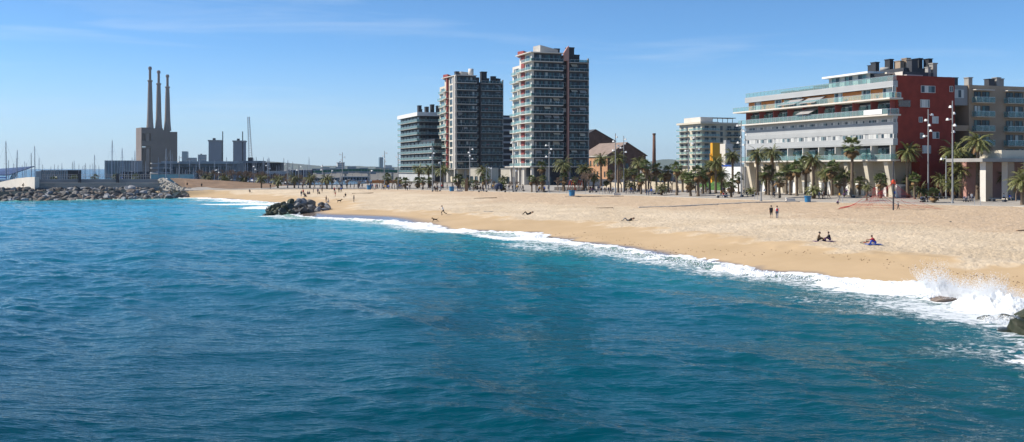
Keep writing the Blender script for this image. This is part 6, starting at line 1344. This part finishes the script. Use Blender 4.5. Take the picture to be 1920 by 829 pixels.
# play area with swing frames
for px, lb in ((1071.5, 'left of two red-brown swing frames in front of the right tower'), (1088, 'right of two red-brown swing frames in front of the right tower')):
    p = G(px, 357); t = thing('swing_frame', lb, 'swing frame', tuple(p), .2); c = MB()
    for y in (-1.2, 1.2): c.tube((-.9, y, 0), (0, y, 3), .08); c.tube((.9, y, 0), (0, y, 3), .08)
    c.build('legs', 'red_plastic', t); c = MB(); c.tube((0, -1.5, 3), (0, 1.5, 3), .09); c.build('top_bar', 'metal_grey', t); c = MB(); c.tube((0, -.3, 3), (0, -.3, .6), .015, n=4); c.tube((0, .3, 3), (0, .3, .6), .015, n=4); c.box(-.12, .12, -.32, .32, .55, .6); c.build('swing_seat', 'tyre', t)
p = G(1040, 356.5); q = G(1110, 357.5); t = thing('play_fence', 'low brown picket fence of the playground in front of the right tower', 'fence', tuple(p)); v = q - p; c = MB()
for i in range(60): a = v * (i / 59); c.box(a.x - .06, a.x + .06, a.y - .03, a.y + .03, a.z - .1, a.z + .9)
c.build('pickets', 'wood', t)
p = G(1110, 346.5); t = thing('garden_wall', 'low dark wall running from the warehouse behind the bare trees', 'wall', (p.x - 6, 330, 3.2), .05); c = MB(); c.box(0, 26, 0, .5, 0, 2.6); c.build('wall_face', 'grey_wall', t); c = MB(); c.box(-.1, 26.1, -.1, .6, 2.6, 2.8); c.build('coping', 'concrete', t)
# rope climbing net
p = G(1675, 393.5); t = thing('rope_climbing_net', 'red rope climbing pyramid hung from a tall dark mast on the sand', 'climbing net', tuple(p)); H = 8.2
c = MB(); c.tube((0, 0, -.3), (0, 0, H), .14, .12, 10); c.build('mast', 'metal_dark', t); c = MB(); c.ball((0, 0, H * .575), .3, 0, 10, 8, (1, 1, 1.3)); [c.tube((0, 0, H * .575), (.5 * math.cos(a), .5 * math.sin(a), H * .575 + .35 * math.sin(a * 2)), .1, .04, 5) for a in np.linspace(0, 6.28, 7)[:-1]]; c.build('red_hub', 'red_plastic', t)
anch = [(-8.8, 1.8, 0), (-6, 9, .05), (0, 13, .1), (6.5, 9, .05), (9.2, .6, 0), (-3.5, 4, 0), (4.5, 5.5, 0)]
net = MB(); C0 = Vector((-1.6, 4.5, 3.7)); hub = Vector((0, 0, H * .56)); r_ = .017
for a in anch[:5]: net.tube(tuple(hub), tuple((hub + C0) / 2 - Vector((0, 0, .6))), r_, n=4, cap=False)
for i in range(5):
    A, B = Vector(anch[i]), Vector(anch[(i + 1) % 5])
    for f in np.linspace(0, 1, 8):
        s0 = A.lerp(B, f); top_ = C0 if i % 2 == 0 else hub; prev = s0
        for g_ in np.linspace(0, 1, 7)[1:]:
            q = s0.lerp(top_, g_) - Vector((0, 0, .9 * math.sin(math.pi * g_))); q.z = max(q.z, .1); net.tube(tuple(prev), tuple(q), r_ * (.7 if 0 < f < 1 else 1.2), n=4, cap=False); prev = q
    for g_ in (.25, .42, .58, .72, .84):
        top_ = C0 if i % 2 == 0 else hub; P_ = [A.lerp(B, f).lerp(top_, g_) - Vector((0, 0, .9 * math.sin(math.pi * g_))) for f in np.linspace(0, 1, 8)]
        for a, b in zip(P_[:-1], P_[1:]): net.tube((a.x, a.y, max(.1, a.z)), (b.x, b.y, max(.1, b.z)), r_ * .7, n=4, cap=False)
net.build('rope_net', 'red_rope', t)
# half-buried boardwalk and planks on the sand
def strip(name, pts, wd, m, label, cat, th=.12):
    P = [G(*q) for q in pts]; o0 = P[0]; c = MB()
    for a, b in zip(P[:-1], P[1:]):
        n = 10
        for i in range(n):
            f0, f1 = i / n, (i + .93) / n; A, B = a.lerp(b, f0) - o0, a.lerp(b, f1) - o0; A.z = gz(*(A + o0).xy) - o0.z; B.z = gz(*(B + o0).xy) - o0.z
            c.hexa([(A.x, A.y, A.z - .1), (B.x, B.y, B.z - .1), (B.x, B.y + wd, B.z - .1), (A.x, A.y + wd, A.z - .1)], [(A.x, A.y, A.z + th), (B.x, B.y, B.z + th), (B.x, B.y + wd, B.z + th), (A.x, A.y + wd, A.z + th)])
    return tag(c.build(name, m, None, tuple(o0)), label, cat)
strip('boardwalk', [(1198, 389.5), (1260, 387.8), (1340, 383.8), (1425, 379.5), (1500, 378.2)], 1.0, 'concrete_pale', 'long half-buried pale boardwalk crossing the sand towards the large blue tub', 'boardwalk', .13)
strip('plank', [(1118, 391), (1150, 390.3)], .5, 'wood', 'short dark plank half buried in the sand in the middle of the beach', 'plank', .12); strip('plank', [(889, 372.5), (932, 371)], .5, 'wood', 'dark plank on the sand in front of the left tower', 'plank', .12); strip('plank', [(660, 363), (700, 362)], .4, 'wood', 'thin dark plank on the far sand left of the banded block', 'plank', .12)
strip('plank', [(1908, 434.5), (1926, 433.5)], .4, 'wood', 'short piece of driftwood at the right edge of the sand', 'driftwood', .15)
p = G(1782, 416.5); put_boulder(tuple(p), .18, 'rock_wet', 'small dark stone lying alone on the sand at right', None, 'stone')
random.seed(61)
strip('kerb_line', [(1060, 368.8), (1105, 368.6), (1170, 368.2)], .5, 'slate', 'low dark kerb behind the blue tub in front of the right tower', 'kerb', .1)
# debris line of seaweed and shells
c = MB()
for i in range(420):
    px = random.uniform(1000, 1920); py = float(np.interp(px, [1000, 1117, 1242, 1400, 1545, 1690, 1920], [424, 430, 451, 461, 470, 487, 512])) + random.gauss(0, 2.2); q = onz(px, py, 1.32); z = gz(*q) + .05; s_ = random.uniform(.015, .05); a = random.uniform(0, 3)
    if random.random() < .35: continue
    c.hexa([(q[0] - s_ * 1.6, q[1], z - .03), (q[0], q[1] - s_ * .5, z - .03), (q[0] + s_ * 1.6, q[1] + s_ * .3, z - .03), (q[0], q[1] + s_, z - .03)], [(q[0] - s_, q[1], z + s_ * .4), (q[0], q[1] - s_ * .4, z + s_ * .5), (q[0] + s_, q[1], z + s_ * .4), (q[0], q[1] + s_ * .6, z + s_ * .5)])
structure(c.build('beach_debris', 'wood'), 'stuff')
# ================================================================ SPLASHING WAVE
mw = bpy.data.materials.new('spray'); mw.use_nodes = True; b_ = mw.node_tree.nodes['Principled BSDF']; b_.inputs['Base Color'].default_value = (.88, .9, .92, 1); b_.inputs['Roughness'].default_value = .5; b_.inputs['Subsurface Weight'].default_value = 0; MT['spray'] = mw
rs = np.random.RandomState(4)
jets = [(1768, 553, 1.9, 1.5, 1600, -.3), (1858, 574, 2.2, 1.5, 1500, .05), (1800, 561, 1.5, 1.6, 1200, .0), (1775, 556, 3.6, 1.0, 900, -.35), (1750, 548, 2.6, .8, 700, -.6), (1800, 560, 2.4, 1.3, 1000, .1), (1862, 572, 3.0, 1.2, 1400, -.1), (1885, 578, 2.0, 1.6, 1300, .3), (1835, 568, 1.7, 1.6, 900, 0), (1905, 590, 1.6, 1.4, 1000, .2), (1730, 545, 1.2, 1.6, 500, -.2), (1700, 541, .6, 1.8, 350, 0), (1868, 607, .9, 1.2, 500, 0), (1760, 559, 1.1, 1.8, 700, 0), (1820, 564, .9, 2.4, 800, 0)]
pos = []; rad = []
for px, py, H, wd, n, lean in jets:
    n *= 6
    x0, y0 = onz(px, py, 0); u = rs.rand(n) ** 1.35; ang = rs.rand(n) * 6.28; fing = .55 + .45 * np.abs(np.sin(ang * 2.5 + px)); z = .78 * H * u * fing * rs.uniform(.75, 1.1, n); rr_ = wd * (.35 + .75 * u) * rs.rand(n) ** .6
    pos.append(np.stack([x0 + rr_ * np.cos(ang) + lean * z, y0 + rr_ * np.sin(ang) * .8, z - .05], -1)); rad.append(np.where(u < .3, rs.uniform(.02, .08, n), rs.uniform(.007, .03, n)) * (1.0 - .3 * u))
def jitter(n): return rs.randn(n, 3)
pos = np.concatenate(pos); rad = np.concatenate(rad)
# crests of broken foam along the surf line: small lumps
n = 5200; pxs = rs.uniform(1000, 1915, n); pys = np.interp(pxs, [q[0] for q in coast_px][::-1], [q[1] for q in coast_px][::-1]) + np.abs(rs.randn(n)) * 5 + 2
xs = (pxs - 960) / F * CH * F / (pys - HY); ys = CH * F / (pys - HY); pos = np.concatenate([pos, np.stack([xs, ys, rs.uniform(-.02, .16, n)], -1)]); rad = np.concatenate([rad, rs.uniform(.02, .07, n)])
oc = np.array([(1, 0, 0), (-1, 0, 0), (0, 1, 0), (0, -1, 0), (0, 0, 1), (0, 0, -1)], float); of = np.array([(0, 2, 4), (2, 1, 4), (1, 3, 4), (3, 0, 4), (2, 0, 5), (1, 2, 5), (3, 1, 5), (0, 3, 5)])
V = (pos[:, None, :] + oc[None] * rad[:, None, None] * rs.uniform(.6, 1.5, (len(pos), 1, 3))).reshape(-1, 3); Fc = (of[None] + (np.arange(len(pos)) * 6)[:, None, None]).reshape(-1, 3)
me = bpy.data.meshes.new('sea_spray'); me.vertices.add(len(V)); me.vertices.foreach_set('co', V.astype(np.float32).reshape(-1)); me.loops.add(Fc.size); me.loops.foreach_set('vertex_index', Fc.astype(np.int32).reshape(-1)); me.polygons.add(len(Fc)); me.polygons.foreach_set('loop_start', np.arange(0, Fc.size, 3, dtype=np.int32)); me.polygons.foreach_set('loop_total', np.full(len(Fc), 3, dtype=np.int32)); me.update(calc_edges=True); me.materials.append(mw); me.polygons.foreach_set('use_smooth', [True] * len(Fc)); structure(place('sea_spray', me), 'stuff')
# ================================================================ AIR
HAZE = .00005
hm = bpy.data.materials.new('haze'); hm.use_nodes = True; hm.node_tree.nodes.clear(); v = hm.node_tree.nodes.new('ShaderNodeVolumePrincipled'); v.inputs['Density'].default_value = HAZE; v.inputs['Color'].default_value = (.8, .9, 1.0, 1); v.inputs['Anisotropy'].default_value = .3
o_ = hm.node_tree.nodes.new('ShaderNodeOutputMaterial'); hm.node_tree.links.new(v.outputs[0], o_.inputs['Volume']); MT['haze'] = hm
c = MB(); c.box(-9300, 12300, -400, 14300, -3.4, 260); structure(c.build('haze', 'haze'), 'stuff')
# ================================================================ tell repeats apart in their labels
ORD = ['', 'first', 'second', 'third', 'fourth', 'fifth', 'sixth', 'seventh', 'eighth', 'ninth', 'tenth', 'eleventh', 'twelfth', 'thirteenth', 'fourteenth', 'fifteenth', 'sixteenth', 'seventeenth', 'eighteenth', 'nineteenth', 'twentieth', 'twenty-first', 'twenty-second', 'twenty-third', 'twenty-fourth', 'twenty-fifth', 'twenty-sixth', 'twenty-seventh', 'twenty-eighth']
by = {}
for o in THINGS: by.setdefault(o['label'], []).append(o)
for lab, L_ in by.items():
    if len(L_) > 1 and 'px' in L_[0].keys() and len(L_) < 29 and 'sailboat' not in lab:
        L_.sort(key=lambda o: o['px'])
        for i, o in enumerate(L_):
            o['label'] = lab + (f', {"left" if i == 0 else "right"} of two' if len(L_) == 2 else f', {ORD[i + 1]} from left')
for o in THINGS:
    if 'px' in o.keys(): del o['px']
for o in THINGS:
    if len(o['label'].replace('-', ' ').split()) > 16: print('LONG', o.name, o['label'])
print('objects', len(bpy.data.objects), 'things', len(THINGS))
